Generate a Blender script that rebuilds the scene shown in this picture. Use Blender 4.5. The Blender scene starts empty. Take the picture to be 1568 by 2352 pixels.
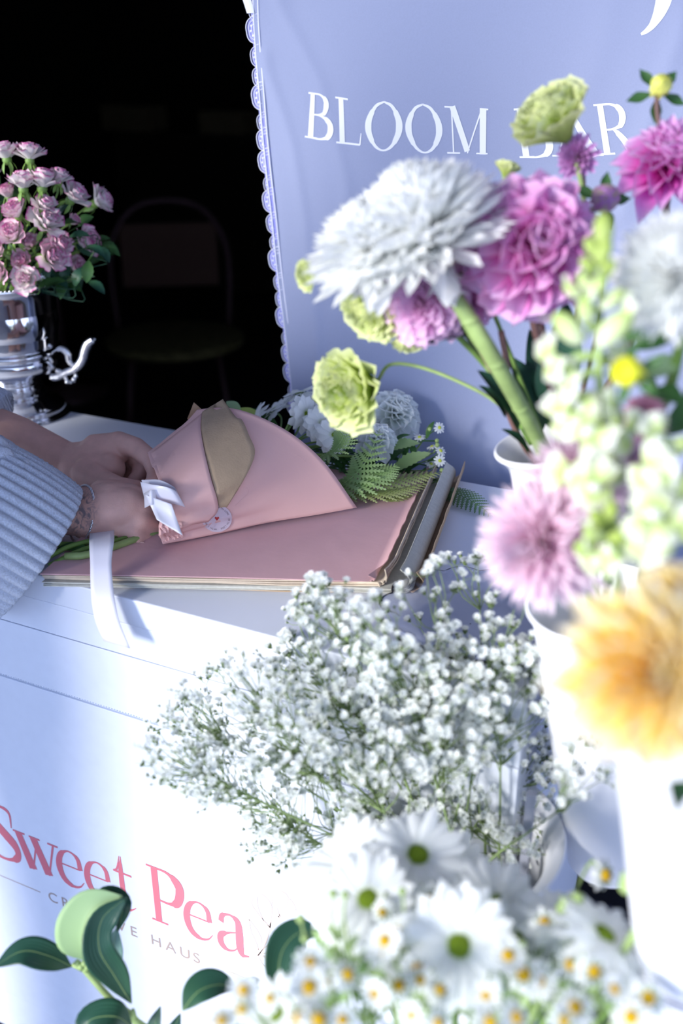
import bpy, math, random
import numpy as np
from mathutils import Vector, Matrix
from mathutils.bvhtree import BVHTree
S = bpy.context.scene
COL = S.collection
random.seed(7)
# ---------------------------------------------------------------- camera
FPX = 2287.0
PITCH, AZ = math.radians(24.8), math.radians(115.5)
CAM = Vector((0, -0.7654, 1.5))
FW = Vector((math.cos(AZ)*math.cos(PITCH), math.sin(AZ)*math.cos(PITCH), -math.sin(PITCH)))
RT = Vector((math.sin(AZ), -math.cos(AZ), 0))
UP = RT.cross(FW)
cd = bpy.data.cameras.new('camera'); cam = bpy.data.objects.new('camera', cd); COL.objects.link(cam)
cam.matrix_world = Matrix(((RT.x, UP.x, -FW.x, CAM.x), (RT.y, UP.y, -FW.y, CAM.y), (RT.z, UP.z, -FW.z, CAM.z), (0, 0, 0, 1)))
cd.sensor_fit = 'VERTICAL'; cd.sensor_height = 36; cd.lens = 36*FPX/2352
cd.clip_start = .02
cd.dof.use_dof = True; cd.dof.focus_distance = 1.22; cd.dof.aperture_fstop = 2.6
S.camera = cam
# ---------------------------------------------------------------- world, sun, exposure
w = bpy.data.worlds.new('world'); S.world = w; w.use_nodes = True
wt = w.node_tree; bg = wt.nodes['Background']
tc = wt.nodes.new('ShaderNodeTexCoord'); sx = wt.nodes.new('ShaderNodeSeparateXYZ'); rp = wt.nodes.new('ShaderNodeValToRGB')
wt.links.new(tc.outputs['Generated'], sx.inputs[0]); wt.links.new(sx.outputs['Z'], rp.inputs[0]); wt.links.new(rp.outputs[0], bg.inputs[0])
rp.color_ramp.elements[0].position = .0; rp.color_ramp.elements[0].color = (.56, .68, .98, 1)
rp.color_ramp.elements[1].position = .6; rp.color_ramp.elements[1].color = (.42, .58, 1.0, 1)
bg.inputs[1].default_value = 1.7
sl = bpy.data.lights.new('sun', 'SUN'); sun = bpy.data.objects.new('sun', sl); COL.objects.link(sun)
sl.energy = 3.9; sl.angle = math.radians(18); sl.color = (1, .965, .93)
SD = Vector((.50, 1.0, -.29)).normalized()      # the way the light travels
sun.rotation_euler = SD.to_track_quat('-Z', 'Y').to_euler()
S.view_settings.view_transform = 'Standard'; S.view_settings.look = 'None'
S.view_settings.gamma = 1; S.view_settings.use_curve_mapping = False
S.view_settings.exposure = .70

# ---------------------------------------------------------------- helpers
def ray(x, y): return FW + RT*((x-784)/FPX) - UP*((y-1176)/FPX)
def pt(x, y, t): return CAM + ray(x, y)*t
def onz(x, y, z): d = ray(x, y); return CAM + d*((z-CAM.z)/d.z)
def ony(x, y, Y): d = ray(x, y); return CAM + d*((Y-CAM.y)/d.y)
def cat(pts, n):
    """smooth curve through points (any dimension)"""
    P = [np.array(p, float) for p in pts]
    if len(P) < 3:
        return [P[0]+(P[-1]-P[0])*i/(n-1) for i in range(n)]
    Q = [2*P[0]-P[1]]+P+[2*P[-1]-P[-2]]; out = []
    m = len(P)-1
    for i in range(n):
        u = i/(n-1)*m; k = min(int(u), m-1); f = u-k
        a, b, c, d = Q[k:k+4]
        out.append(.5*((2*b)+(-a+c)*f+(2*a-5*b+4*c-d)*f*f+(-a+3*b-3*c+d)*f**3))
    return out
class G:
    """collects surfaces of ONE mesh"""
    def __init__(s): s.v = []; s.f = []; s.uv = []; s.mi = []; s.n = 0
    def add(s, v, f, uv=None, mi=0):
        v = np.asarray(v, float).reshape(-1, 3)
        uv = np.zeros((len(v), 2)) if uv is None else np.asarray(uv, float)
        s.v.append(v); s.uv.append(uv)
        s.f += [tuple(i+s.n for i in q) for q in f]; s.mi += [mi]*len(f) if not isinstance(mi, list) else mi
        s.n += len(v); return s
    def grid(s, P, uv=None, mi=0, wrap=False):
        P = np.asarray(P, float); a, b = P.shape[:2]
        if uv is None: uv = np.array([[(i/(a-1), j/max(b-1, 1)) for j in range(b)] for i in range(a)]).reshape(-1, 2)
        F = []
        for i in range(a-1):
            for j in range(b if wrap else b-1):
                k = (j+1) % b
                F.append((i*b+j, i*b+k, (i+1)*b+k, (i+1)*b+j))
        return s.add(P.reshape(-1, 3), F, uv, mi)
    def tube(s, pts, r, seg=8, mi=0, n=None, cap=True, flat=1.0):
        if n: 
            rr = r if hasattr(r, '__len__') else [r]*len(pts)
            c = cat([tuple(p)+(q,) for p, q in zip(pts, rr)], n); pts = [Vector(x[:3]) for x in c]; r = [x[3] for x in c]
        pts = [Vector(p) for p in pts]
        if not hasattr(r, '__len__'): r = [r]*len(pts)
        T = [(pts[min(i+1, len(pts)-1)]-pts[max(i-1, 0)]).normalized() for i in range(len(pts))]
        u = T[0].orthogonal().normalized(); R = []
        for i, p in enumerate(pts):
            u = (u-T[i]*u.dot(T[i])).normalized(); v = T[i].cross(u)
            R.append([p+(u*math.cos(a)+v*math.sin(a)*flat)*r[i] for a in (2*math.pi*k/seg for k in range(seg))])
        b = s.n; s.grid([[tuple(q) for q in x] for x in R], mi=mi, wrap=True)
        if cap:
            s.f.append(tuple(range(b+seg-1, b-1, -1))); s.mi.append(mi)
            e = b+(len(pts)-1)*seg; s.f.append(tuple(range(e, e+seg))); s.mi.append(mi)
        return s
    def lathe(s, prof, seg=40, mi=0, M=None):
        P = [[(r*math.cos(a), r*math.sin(a), z) for a in (2*math.pi*k/seg for k in range(seg))] for r, z in prof]
        P = np.array(P)
        if M is not None: P = xf(P.reshape(-1, 3), M).reshape(P.shape)
        return s.grid(P, mi=mi, wrap=True)
    def box(s, a, b, mi=0, M=None):
        v = [(x, y, z) for x in (a[0], b[0]) for y in (a[1], b[1]) for z in (a[2], b[2])]
        if M is not None: v = xf(np.array(v), M)
        return s.add(v, [(0, 1, 3, 2), (4, 6, 7, 5), (0, 4, 5, 1), (2, 3, 7, 6), (0, 2, 6, 4), (1, 5, 7, 3)], None, mi)
    def ball(s, c, r, n=8, mi=0, sc=(1, 1, 1), M=None):
        P = [[(c[0]+r*sc[0]*math.sin(a)*math.cos(b), c[1]+r*sc[1]*math.sin(a)*math.sin(b), c[2]+r*sc[2]*math.cos(a)) for b in (2*math.pi*k/(2*n) for k in range(2*n))] for a in (math.pi*i/n for i in range(n+1))]
        P = np.array(P)
        if M is not None: P = xf(P.reshape(-1, 3), M).reshape(P.shape)
        return s.grid(P, mi=mi, wrap=True)
    def verts(s): return np.concatenate(s.v) if s.v else np.zeros((0, 3))
    def put(s, o, M=None, mi=None):
        v = o.verts()
        if M is not None: v = xf(v, M)
        return s.add(v, o.f, np.concatenate(o.uv), list(o.mi) if mi is None else mi)
    def mesh(s, name, mats, off=(0, 0, 0), smooth=True):
        me = bpy.data.meshes.new(name)
        v = s.verts()-np.array(off)
        me.from_pydata(v.tolist(), [], s.f)
        uvl = me.uv_layers.new(name='UVMap')
        li = np.empty(len(me.loops), dtype=np.int32); me.loops.foreach_get('vertex_index', li)
        uvl.data.foreach_set('uv', np.concatenate(s.uv)[li].astype(np.float32).ravel())
        for m in (mats if isinstance(mats, (list, tuple)) else [mats]): me.materials.append(m)
        me.polygons.foreach_set('material_index', np.array(s.mi, dtype=np.int32))
        me.polygons.foreach_set('use_smooth', [smooth]*len(me.polygons))
        me.update(); return me
def xf(v, M):
    M = np.array(M); return v@M[:3, :3].T+M[:3, 3]
def frame(o, z, up=None, spin=0, s=1.0):
    """matrix with local Z along z at o"""
    z = Vector(z).normalized(); x = z.orthogonal().normalized() if up is None else Vector(up).cross(z).normalized()
    x = Matrix.Rotation(spin, 3, z) @ x; y = z.cross(x)
    M = Matrix(((x.x, y.x, z.x, 0), (x.y, y.y, z.y, 0), (x.z, y.z, z.z, 0), (0, 0, 0, 1)))
    return Matrix.Translation(Vector(o)) @ M @ Matrix.Scale(s, 4)
ORG = {}
def thing(name, label, cat_, loc, group=None):
    o = bpy.data.objects.new(name, None); o.empty_display_size = .02; COL.objects.link(o)
    o.location = loc; o['label'] = label; o['category'] = cat_
    if group: o['group'] = group
    ORG[o.name] = Vector(loc); return o
def part(name, g, mats, parent=None, smooth=True, label=None, M=None, kind=None):
    org = ORG[parent.name] if parent else Vector((0, 0, 0))
    if isinstance(g, bpy.types.Mesh): me = g
    else: me = g.mesh(name, mats, (0, 0, 0) if M is not None else org, smooth)
    o = bpy.data.objects.new(name, me); COL.objects.link(o)
    if parent: o.parent = parent
    if M is not None: o.matrix_local = Matrix.Translation(-org) @ M
    ORG[o.name] = org if M is None else None
    if label: o['label'] = label
    if kind: o['kind'] = kind
    return o
def solo(name, g, mats, label, cat_, group=None, smooth=True):
    v = g.verts(); c = Vector(v.mean(axis=0)); c.z = float(v[:, 2].min())
    me = g.mesh(name, mats, c, smooth); o = bpy.data.objects.new(name, me); COL.objects.link(o); o.location = c
    o['label'] = label; o['category'] = cat_
    if group: o['group'] = group
    ORG[o.name] = c; return o
def struct(name, g, mats, smooth=False):
    o = part(name, g, mats, smooth=smooth); o['kind'] = 'structure'; return o
# ---------------------------------------------------------------- materials
def mat(name, col, rough=.6, metal=0, spec=.5, noise=0, nscale=40, bump=0, bscale=200, trans=0, ior=1.45, sub=0, sheen=0, alpha=1):
    m = bpy.data.materials.new(name); m.use_nodes = True; t = m.node_tree; b = t.nodes['Principled BSDF']
    b.inputs['Base Color'].default_value = (*col, 1); b.inputs['Roughness'].default_value = rough; b.inputs['Metallic'].default_value = metal
    b.inputs['Specular IOR Level'].default_value = spec; b.inputs['Transmission Weight'].default_value = trans; b.inputs['IOR'].default_value = ior
    b.inputs['Sheen Weight'].default_value = sheen
    if sub: b.inputs['Subsurface Weight'].default_value = sub; b.inputs['Subsurface Radius'].default_value = (.01, .004, .002); b.inputs['Subsurface Scale'].default_value = 1
    co = t.nodes.new('ShaderNodeTexCoord')
    if noise:
        n = t.nodes.new('ShaderNodeTexNoise'); n.inputs['Scale'].default_value = nscale; n.inputs['Detail'].default_value = 4
        r = t.nodes.new('ShaderNodeValToRGB')
        r.color_ramp.elements[0].position = .3; r.color_ramp.elements[1].position = .7
        r.color_ramp.elements[0].color = (*[c*(1-noise) for c in col], 1); r.color_ramp.elements[1].color = (*[min(1, c*(1+noise*.6)) for c in col], 1)
        t.links.new(co.outputs['Object'], n.inputs['Vector']); t.links.new(n.outputs['Fac'], r.inputs[0]); t.links.new(r.outputs[0], b.inputs['Base Color'])
    if bump:
        n = t.nodes.new('ShaderNodeTexNoise'); n.inputs['Scale'].default_value = bscale; n.inputs['Detail'].default_value = 5
        bn = t.nodes.new('ShaderNodeBump'); bn.inputs['Strength'].default_value = bump; bn.inputs['Distance'].default_value = .002
        t.links.new(co.outputs['Object'], n.inputs['Vector']); t.links.new(n.outputs['Fac'], bn.inputs['Height']); t.links.new(bn.outputs[0], b.inputs['Normal'])
    return m
def petal_mat(name, stops, transl=.42, rough=.55, nz=.12, vein=0, axis=0):
    """stops: (position along petal, colour)"""
    m = bpy.data.materials.new(name); m.use_nodes = True; t = m.node_tree; b = t.nodes['Principled BSDF']; out = t.nodes['Material Output']
    uv = t.nodes.new('ShaderNodeTexCoord'); sp = t.nodes.new('ShaderNodeSeparateXYZ'); r = t.nodes.new('ShaderNodeValToRGB')
    t.links.new(uv.outputs['UV'], sp.inputs[0])
    n = t.nodes.new('ShaderNodeTexNoise'); n.inputs['Scale'].default_value = 90; t.links.new(uv.outputs['Object'], n.inputs['Vector'])
    a = t.nodes.new('ShaderNodeMath'); a.operation = 'MULTIPLY_ADD'; a.inputs[1].default_value = nz; t.links.new(n.outputs['Fac'], a.inputs[0])
    s2 = t.nodes.new('ShaderNodeMath'); s2.operation = 'SUBTRACT'; s2.inputs[1].default_value = nz*.5
    t.links.new(sp.outputs[axis], s2.inputs[0]); t.links.new(s2.outputs[0], a.inputs[2]); t.links.new(a.outputs[0], r.inputs[0])
    e = r.color_ramp.elements
    while len(e) < len(stops): e.new(.5)
    for k, (p, c) in enumerate(stops): e[k].position = p; e[k].color = (*c, 1)
    t.links.new(r.outputs[0], b.inputs['Base Color']); b.inputs['Roughness'].default_value = rough; b.inputs['Specular IOR Level'].default_value = .25
    if vein:
        wv = t.nodes.new('ShaderNodeTexWave'); wv.bands_direction = 'Y'; wv.inputs['Scale'].default_value = vein; wv.inputs['Distortion'].default_value = 1
        bn = t.nodes.new('ShaderNodeBump'); bn.inputs['Strength'].default_value = .25; bn.inputs['Distance'].default_value = .001
        t.links.new(uv.outputs['UV'], wv.inputs['Vector']); t.links.new(wv.outputs['Fac'], bn.inputs['Height']); t.links.new(bn.outputs[0], b.inputs['Normal'])
    if transl:
        tr = t.nodes.new('ShaderNodeBsdfTranslucent'); mx = t.nodes.new('ShaderNodeMixShader'); mx.inputs[0].default_value = transl
        t.links.new(r.outputs[0], tr.inputs[0]); t.links.new(b.outputs[0], mx.inputs[1]); t.links.new(tr.outputs[0], mx.inputs[2]); t.links.new(mx.outputs[0], out.inputs[0])
    return m
W_PET = petal_mat('white_petal', [(0, (.74, .82, .55)), (.25, (.93, .95, .92)), (1, (.95, .97, .95))])
M_PET = petal_mat('mum_petal', [(0, (.88, .92, .76)), (.4, (.96, .97, .95)), (1, (.97, .98, .97))], transl=.5)
P_DAH = petal_mat('dahlia_petal', [(0, (.45, .0, .18)), (.35, (.66, .06, .40)), (.62, (.80, .34, .66)), (1, (.84, .62, .86))], nz=.1)
P_MAG = petal_mat('magenta_dahlia_petal', [(0, (.46, .0, .22)), (.4, (.72, .08, .50)), (.7, (.80, .34, .72)), (1, (.86, .66, .88))], nz=.1)
P_CAR = petal_mat('soft_pink_petal', [(0, (.72, .28, .55)), (.5, (.82, .42, .68)), (1, (.88, .62, .84))])
P_AST = petal_mat('aster_petal', [(0, (.85, .38, .55)), (.45, (.90, .60, .74)), (1, (.93, .82, .90))])
P_RED = petal_mat('deep_aster_petal', [(0, (.75, .10, .20)), (.5, (.85, .28, .42)), (1, (.90, .62, .74))])
P_LIS = petal_mat('lisianthus_petal', [(0, (.42, .56, .10)), (.5, (.66, .76, .24)), (1, (.84, .88, .52))])
P_YEL = petal_mat('golden_dahlia_petal', [(0, (.92, .48, .01)), (.35, (.93, .62, .05)), (.62, (.93, .74, .22)), (.84, (.93, .84, .58)), (1, (.93, .88, .84))], nz=.3)
P_ROS = petal_mat('rose_petal', [(0, (.82, .78, .66)), (.5, (.88, .74, .77)), (.88, (.84, .62, .70)), (.97, (.66, .24, .42)), (1, (.60, .12, .36))], transl=.2, nz=.3)
P_ROS2 = petal_mat('pale_rose_petal', [(0, (.82, .80, .72)), (.8, (.84, .76, .76)), (.95, (.76, .48, .60)), (1, (.62, .12, .38))], transl=.2, nz=.4)
P_PUR = petal_mat('purple_bud_petal', [(0, (.50, .55, .12)), (.3, (.62, .45, .50)), (.6, (.58, .26, .56)), (1, (.66, .40, .72))])
P_WDA = petal_mat('white_dahlia_petal', [(0, (.70, .78, .72)), (.6, (.84, .89, .88)), (1, (.88, .91, .91))])
P_SNP = petal_mat('snapdragon_petal', [(0, (.42, .62, .12)), (.4, (.74, .84, .42)), (.85, (.88, .92, .78)), (1, (.93, .93, .90))])
G_LEAF = petal_mat('leaf', [(0, (.05, .13, .035)), (1, (.04, .11, .035))], transl=.15, rough=.4)
G_DARK = petal_mat('dark_glossy_leaf', [(0, (.035, .10, .045)), (.5, (.022, .075, .045)), (1, (.018, .06, .04))], transl=.06, rough=.33, vein=3)
G_UND = petal_mat('pale_leaf_underside', [(0, (.33, .48, .22)), (1, (.30, .45, .24))], transl=.2, rough=.55)
G_FERN = petal_mat('fern', [(0, (.26, .42, .14)), (1, (.42, .58, .26))], transl=.3, rough=.5)
G_FERN2 = petal_mat('fern_olive', [(0, (.34, .42, .12)), (1, (.52, .58, .26))], transl=.3, rough=.5)
G_STEM = mat('stem', (.16, .28, .06), .5, noise=.25)
G_STEML = mat('light_stem', (.29, .40, .14), .5, noise=.25)
G_GYP = mat('gypsophila_stem', (.20, .28, .11), .6, noise=.3)
B_STEM = mat('brown_stem', (.17, .09, .08), .5, noise=.3)
YEL = mat('yellow_disc', (.90, .55, .01), .8, noise=.25, nscale=400, bump=1, bscale=900)
GRN_D = mat('green_disc', (.28, .42, .02), .8, noise=.35, nscale=500, bump=1, bscale=900)
WHT = mat('white_lacquer', (.69, .73, .82), .38, noise=.02, nscale=6)
PANEL = mat('white_panel', (.72, .76, .85), .5, noise=.02, nscale=60)
BUCK = mat('white_enamel', (.83, .84, .88), .3)
SILV = mat('silver', (.86, .86, .88), .07, 1)
SILVB = mat('silver_ornament', (.80, .80, .82), .16, 1, bump=.6, bscale=300)
# ================================================================ the setting
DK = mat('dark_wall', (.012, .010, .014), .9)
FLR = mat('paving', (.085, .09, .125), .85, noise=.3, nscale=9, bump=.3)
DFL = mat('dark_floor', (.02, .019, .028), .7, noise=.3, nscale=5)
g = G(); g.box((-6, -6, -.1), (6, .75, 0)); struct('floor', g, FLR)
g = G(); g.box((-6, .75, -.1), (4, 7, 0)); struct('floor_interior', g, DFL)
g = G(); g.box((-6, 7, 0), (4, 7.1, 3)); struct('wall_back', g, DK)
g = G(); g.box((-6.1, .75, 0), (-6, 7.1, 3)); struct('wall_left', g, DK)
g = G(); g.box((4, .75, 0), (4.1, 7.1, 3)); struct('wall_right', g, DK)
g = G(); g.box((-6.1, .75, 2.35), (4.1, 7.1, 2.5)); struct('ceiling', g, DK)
g = G(); g.box((-6.1, .70, 0), (-1.66, .75, 3)); g.box((.9, .70, 0), (6, .75, 3)); struct('wall_front_sun_block', g, mat('sun_block_wall', (.05, .05, .06), .8))  # unseen wall pieces added to keep the low sun out of the interior
# awning over the cart
g = G()
for k in range(9):
    x0 = -4+k*.9
    g.box((x0, -1.75, 2.30), (x0+.9, .69, 2.33))
for x in (-4, 4.1): g.box((x-.03, -1.8, 2.24), (x, .69, 2.36))
g.box((-4, -1.8, 2.18), (4.1, -1.75, 2.34))
solo('awning', g, mat('awning_cloth', (.45, .47, .55), .9), 'grey awning stretched over the cart at the shop opening', 'awning', smooth=False)
# dim furniture inside
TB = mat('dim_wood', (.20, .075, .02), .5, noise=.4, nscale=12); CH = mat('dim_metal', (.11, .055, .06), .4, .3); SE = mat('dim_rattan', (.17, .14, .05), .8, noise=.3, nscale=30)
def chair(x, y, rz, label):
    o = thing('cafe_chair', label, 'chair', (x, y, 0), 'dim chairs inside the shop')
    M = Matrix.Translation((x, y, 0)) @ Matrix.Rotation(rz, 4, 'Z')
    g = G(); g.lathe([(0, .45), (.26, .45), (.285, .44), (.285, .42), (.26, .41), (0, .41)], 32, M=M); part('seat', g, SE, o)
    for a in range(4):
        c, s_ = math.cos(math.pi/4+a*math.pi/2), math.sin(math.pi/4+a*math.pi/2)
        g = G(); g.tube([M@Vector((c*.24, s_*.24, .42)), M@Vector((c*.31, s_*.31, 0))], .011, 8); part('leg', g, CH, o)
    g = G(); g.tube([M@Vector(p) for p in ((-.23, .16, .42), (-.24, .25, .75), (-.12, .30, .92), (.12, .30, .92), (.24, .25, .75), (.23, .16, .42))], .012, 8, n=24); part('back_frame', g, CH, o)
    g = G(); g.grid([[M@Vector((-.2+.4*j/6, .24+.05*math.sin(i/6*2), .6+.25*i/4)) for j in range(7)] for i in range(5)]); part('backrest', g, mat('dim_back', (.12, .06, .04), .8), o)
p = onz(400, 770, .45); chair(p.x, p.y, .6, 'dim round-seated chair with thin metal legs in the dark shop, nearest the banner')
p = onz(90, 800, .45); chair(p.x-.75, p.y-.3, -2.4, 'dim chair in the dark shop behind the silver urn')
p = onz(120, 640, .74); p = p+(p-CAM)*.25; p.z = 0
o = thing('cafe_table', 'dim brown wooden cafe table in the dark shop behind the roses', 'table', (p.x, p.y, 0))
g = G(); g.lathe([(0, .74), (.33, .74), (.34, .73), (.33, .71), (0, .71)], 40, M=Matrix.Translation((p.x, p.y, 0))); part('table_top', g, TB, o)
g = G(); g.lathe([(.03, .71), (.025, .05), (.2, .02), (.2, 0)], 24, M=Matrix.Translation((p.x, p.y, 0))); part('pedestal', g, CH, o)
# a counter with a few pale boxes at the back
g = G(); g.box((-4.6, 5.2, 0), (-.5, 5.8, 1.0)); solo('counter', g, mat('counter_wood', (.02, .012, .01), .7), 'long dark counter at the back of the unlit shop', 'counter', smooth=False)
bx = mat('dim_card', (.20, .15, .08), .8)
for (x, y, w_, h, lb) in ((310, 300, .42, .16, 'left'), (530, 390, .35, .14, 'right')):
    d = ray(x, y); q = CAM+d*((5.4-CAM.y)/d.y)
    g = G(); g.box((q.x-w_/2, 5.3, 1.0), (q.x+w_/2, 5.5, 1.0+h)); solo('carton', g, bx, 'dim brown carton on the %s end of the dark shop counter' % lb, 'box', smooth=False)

# ================================================================ the cart
CX0, CX1, CD, CZ = -1.55, -.174, .477, .95
o = thing('flower_cart', 'white flower cart with a printed front panel and a smooth flat top', 'cart', ((CX0+CX1)/2, CD/2, 0))
def bev(ob, w_=.0015, s_=2):
    m = ob.modifiers.new('bevel', 'BEVEL'); m.width = w_; m.segments = s_; m.limit_method = 'ANGLE'; return ob
g = G(); g.box((CX0, 0, .9155), (CX1, CD, CZ)); bev(part('cart_top', g, WHT, o, smooth=False), .002)
g = G(); g.box((CX0+.002, .0015, .8722), (CX1-.002, .02, .915)); bev(part('apron', g, PANEL, o, smooth=False), .0008)
g = G(); g.box((CX0+.002, .0005, .7895), (CX1-.002, .02, .8715)); bev(part('upper_board', g, PANEL, o, smooth=False), .0008)
g = G(); g.box((CX0+.002, .001, .1615), (CX1-.002, .02, .7845)); bev(part('front_panel', g, PANEL, o, smooth=False), .0008)
g = G()
for k in range(340): g.ball((CX0+.006+k*.004, .0035, .787), .0014, 3)
g.box((CX0+.002, .004, .7845), (CX1-.002, .02, .7895)); part('seam_cord', g, PANEL, o)
g = G(); g.box((CX0+.002, .002, .08), (CX1-.002, .02, .160)); bev(part('plinth', g, PANEL, o, smooth=False), .0008)
for x in (CX0+.002, CX1-.022):
    g = G(); g.box((x, .02, .08), (x+.02, CD-.002, .915)); part('side_panel', g, PANEL, o, smooth=False)
g = G(); g.box((CX0+.022, CD-.022, .08), (CX1-.022, CD-.002, .915)); part('back_panel', g, PANEL, o, smooth=False)
for x in (CX0+.08, CX1-.08):
    for y in (.07, CD-.07):
        g = G(); g.lathe([(0, 0), (.03, 0), (.035, .02), (.035, .05), (.03, .08), (0, .08)], 20, M=Matrix.Translation((x, y, 0))); part('foot', g, CH, o)

# ---------------------------------------------------------------- lettering
GL = {  # serif capitals and letters: strokes of (x, y, width), cap height 1 (or x-height 1); n = smooth samples (0 = straight)
'B': [((.2, 0, .12), (.2, 1, .12), 0), ((.03, .98, .04), (.4, .98, .04), 0), ((.03, .02, .04), (.4, .02, .04), 0),
      ((.2, .98, .035), (.5, .97, .045), (.68, .88, .10), (.72, .76, .13), (.64, .6, .09), (.45, .54, .045), (.22, .53, .03), 1),
      ((.22, .53, .03), (.52, .52, .05), (.78, .42, .11), (.84, .27, .14), (.74, .1, .10), (.5, .02, .045), (.2, .02, .04), 1)],
'L': [((.22, 0, .12), (.22, 1, .12), 0), ((.03, .98, .04), (.46, .98, .04), 0), ((.03, .02, .04), (.8, .02, .045), 0), ((.8, .02, .05), (.86, .28, .03), 0)],
'O': [((.5, .985, .035), (.3, .9, .07), (.15, .68, .10), (.11, .5, .12), (.15, .32, .10), (.3, .1, .07), (.5, .015, .035), (.7, .1, .07), (.85, .32, .10), (.89, .5, .12), (.85, .68, .10), (.7, .9, .07), (.5, .985, .035), 1)],
'M': [((.16, 0, .035), (.16, 1, .035), 0), ((.0, .02, .035), (.32, .02, .035), 0), ((0, .98, .035), (.2, .98, .035), 0), ((.18, 1, .10), (.5, .06, .10), 0),
      ((.5, .02, .03), (.86, 1, .035), 0), ((.88, 0, .11), (.88, 1, .11), 0), ((.72, .02, .035), (1, .02, .035), 0), ((.84, .98, .035), (1, .98, .035), 0)],
'A': [((.14, 0, .035), (.5, 1, .035), 0), ((.5, 1, .08), (.86, 0, .13), 0), ((0, .02, .035), (.3, .02, .035), 0), ((.68, .02, .035), (1, .02, .035), 0), ((.27, .36, .035), (.74, .36, .035), 0)],
'R': [((.2, 0, .12), (.2, 1, .12), 0), ((.02, .98, .04), (.4, .98, .04), 0), ((.02, .02, .04), (.4, .02, .04), 0),
      ((.2, .98, .035), (.5, .97, .045), (.7, .88, .11), (.75, .74, .13), (.66, .57, .09), (.45, .5, .045), (.22, .49, .035), 1),
      ((.46, .5, .07), (.66, .3, .11), (.84, .06, .13), (1, .02, .03), 1)],
'P': [((.24, 0, .13), (.24, 1, .13), 0), ((.02, .985, .03), (.4, .985, .03), 0), ((.04, .015, .03), (.5, .015, .03), 0),
      ((.24, .985, .03), (.6, .97, .05), (.86, .84, .14), (.92, .70, .17), (.82, .5, .13), (.6, .42, .05), (.3, .42, .03), 1)],
'S': [((.80, .66, .03), (.80, .93, .07), (.5, .99, .05), (.22, .88, .12), (.2, .7, .14), (.5, .52, .15), (.84, .32, .15), (.84, .12, .12), (.5, .01, .05), (.14, .05, .06), (.10, .34, .03), 1)],
'w': [((.1, .98, .12), (.34, .04, .14), 0), ((.34, .03, .04), (.53, .9, .04), 0), ((.46, .98, .12), (.72, .04, .14), 0), ((.72, .03, .04), (.93, .98, .045), 0),
      ((-.02, .98, .045), (.26, .98, .045), 0), ((.36, .98, .045), (.62, .98, .045), 0), ((.8, .98, .045), (1.04, .98, .045), 0)],
'e': [((.12, .56, .035), (.88, .56, .035), 0), ((.88, .56, .13), (.82, .86, .10), (.52, .985, .04), (.2, .82, .12), (.08, .48, .17), (.2, .15, .14), (.5, .015, .08), (.78, .07, .05), (.96, .24, .02), 1)],
't': [((.46, .2, .17), (.46, 1.0, .15), (.52, 1.42, .03), 0), ((.12, .97, .05), (.92, .97, .05), 0), ((.46, .25, .17), (.52, .04, .12), (.72, .0, .06), (.98, .12, .02), 1), ((.46, 1.42, .02), (.3, 1.05, .07), (.12, .97, .04), 0)],
'a': [((.14, .72, .12), (.2, .9, .10), (.44, .985, .05), (.68, .88, .13), (.72, .6, .17), (.72, .2, .17), (.8, .03, .10), (1.0, .05, .03), 1),
      ((.72, .60, .03), (.4, .5, .05), (.12, .36, .13), (.1, .14, .14), (.28, .01, .08), (.52, .06, .04), (.7, .24, .03), 1)],
}
def ribbon(g, pts, fn):
    """flat stroke of varying width; fn maps (x, y) to a point on the surface"""
    P = [np.array(p[:2], float) for p in pts]; V = []
    for i, p in enumerate(P):
        d = P[min(i+1, len(P)-1)]-P[max(i-1, 0)]; d = d/(np.linalg.norm(d)+1e-9); n = np.array((-d[1], d[0]))*pts[i][2]*(1.38 if pts[i][2] > .085 else 1)/2
        V.append([tuple(fn(*(p+n))), tuple(fn(*(p-n)))])
    g.grid(V)
def glyph(g, ch, fn):
    for si, st in enumerate(GL[ch]):
        p = list(st[:-1])
        p = cat(p, 6*len(p)) if st[-1] else cat(p, 5) if len(p) == 2 else cat(p, 12)
        ribbon(g, [tuple(x) for x in p], lambda x, y: fn(x, y)+Vector((0, -si*2.5e-5, 0)))
FONT = {}
def sans(g, ch, fn, size=1.0):
    """a sans letter from the built-in font, cap height 1, width returned"""
    if ch not in FONT:
        c = bpy.data.curves.new('t', 'FONT'); c.body = ch; ob = bpy.data.objects.new('t', c); COL.objects.link(ob)
        dg = bpy.context.evaluated_depsgraph_get(); me = ob.evaluated_get(dg).to_mesh()
        v = np.array([q.co[:] for q in me.vertices]); f = [tuple(q.vertices) for q in me.polygons]
        FONT[ch] = (v/.69, f); ob.evaluated_get(dg).to_mesh_clear(); bpy.data.objects.remove(ob); bpy.data.curves.remove(c)
    v, f = FONT[ch]
    g.add([tuple(fn(a[0]*size, a[1]*size)) for a in v], f)
PINK = mat('pink_print', (.66, .17, .21), .6); TAN = mat('tan_print', (.40, .31, .27), .6); TANL = mat('faint_tan_print', (.58, .46, .42), .6)
FY = .0006
def fx(px, py): return ony(px, py, FY).x
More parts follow.
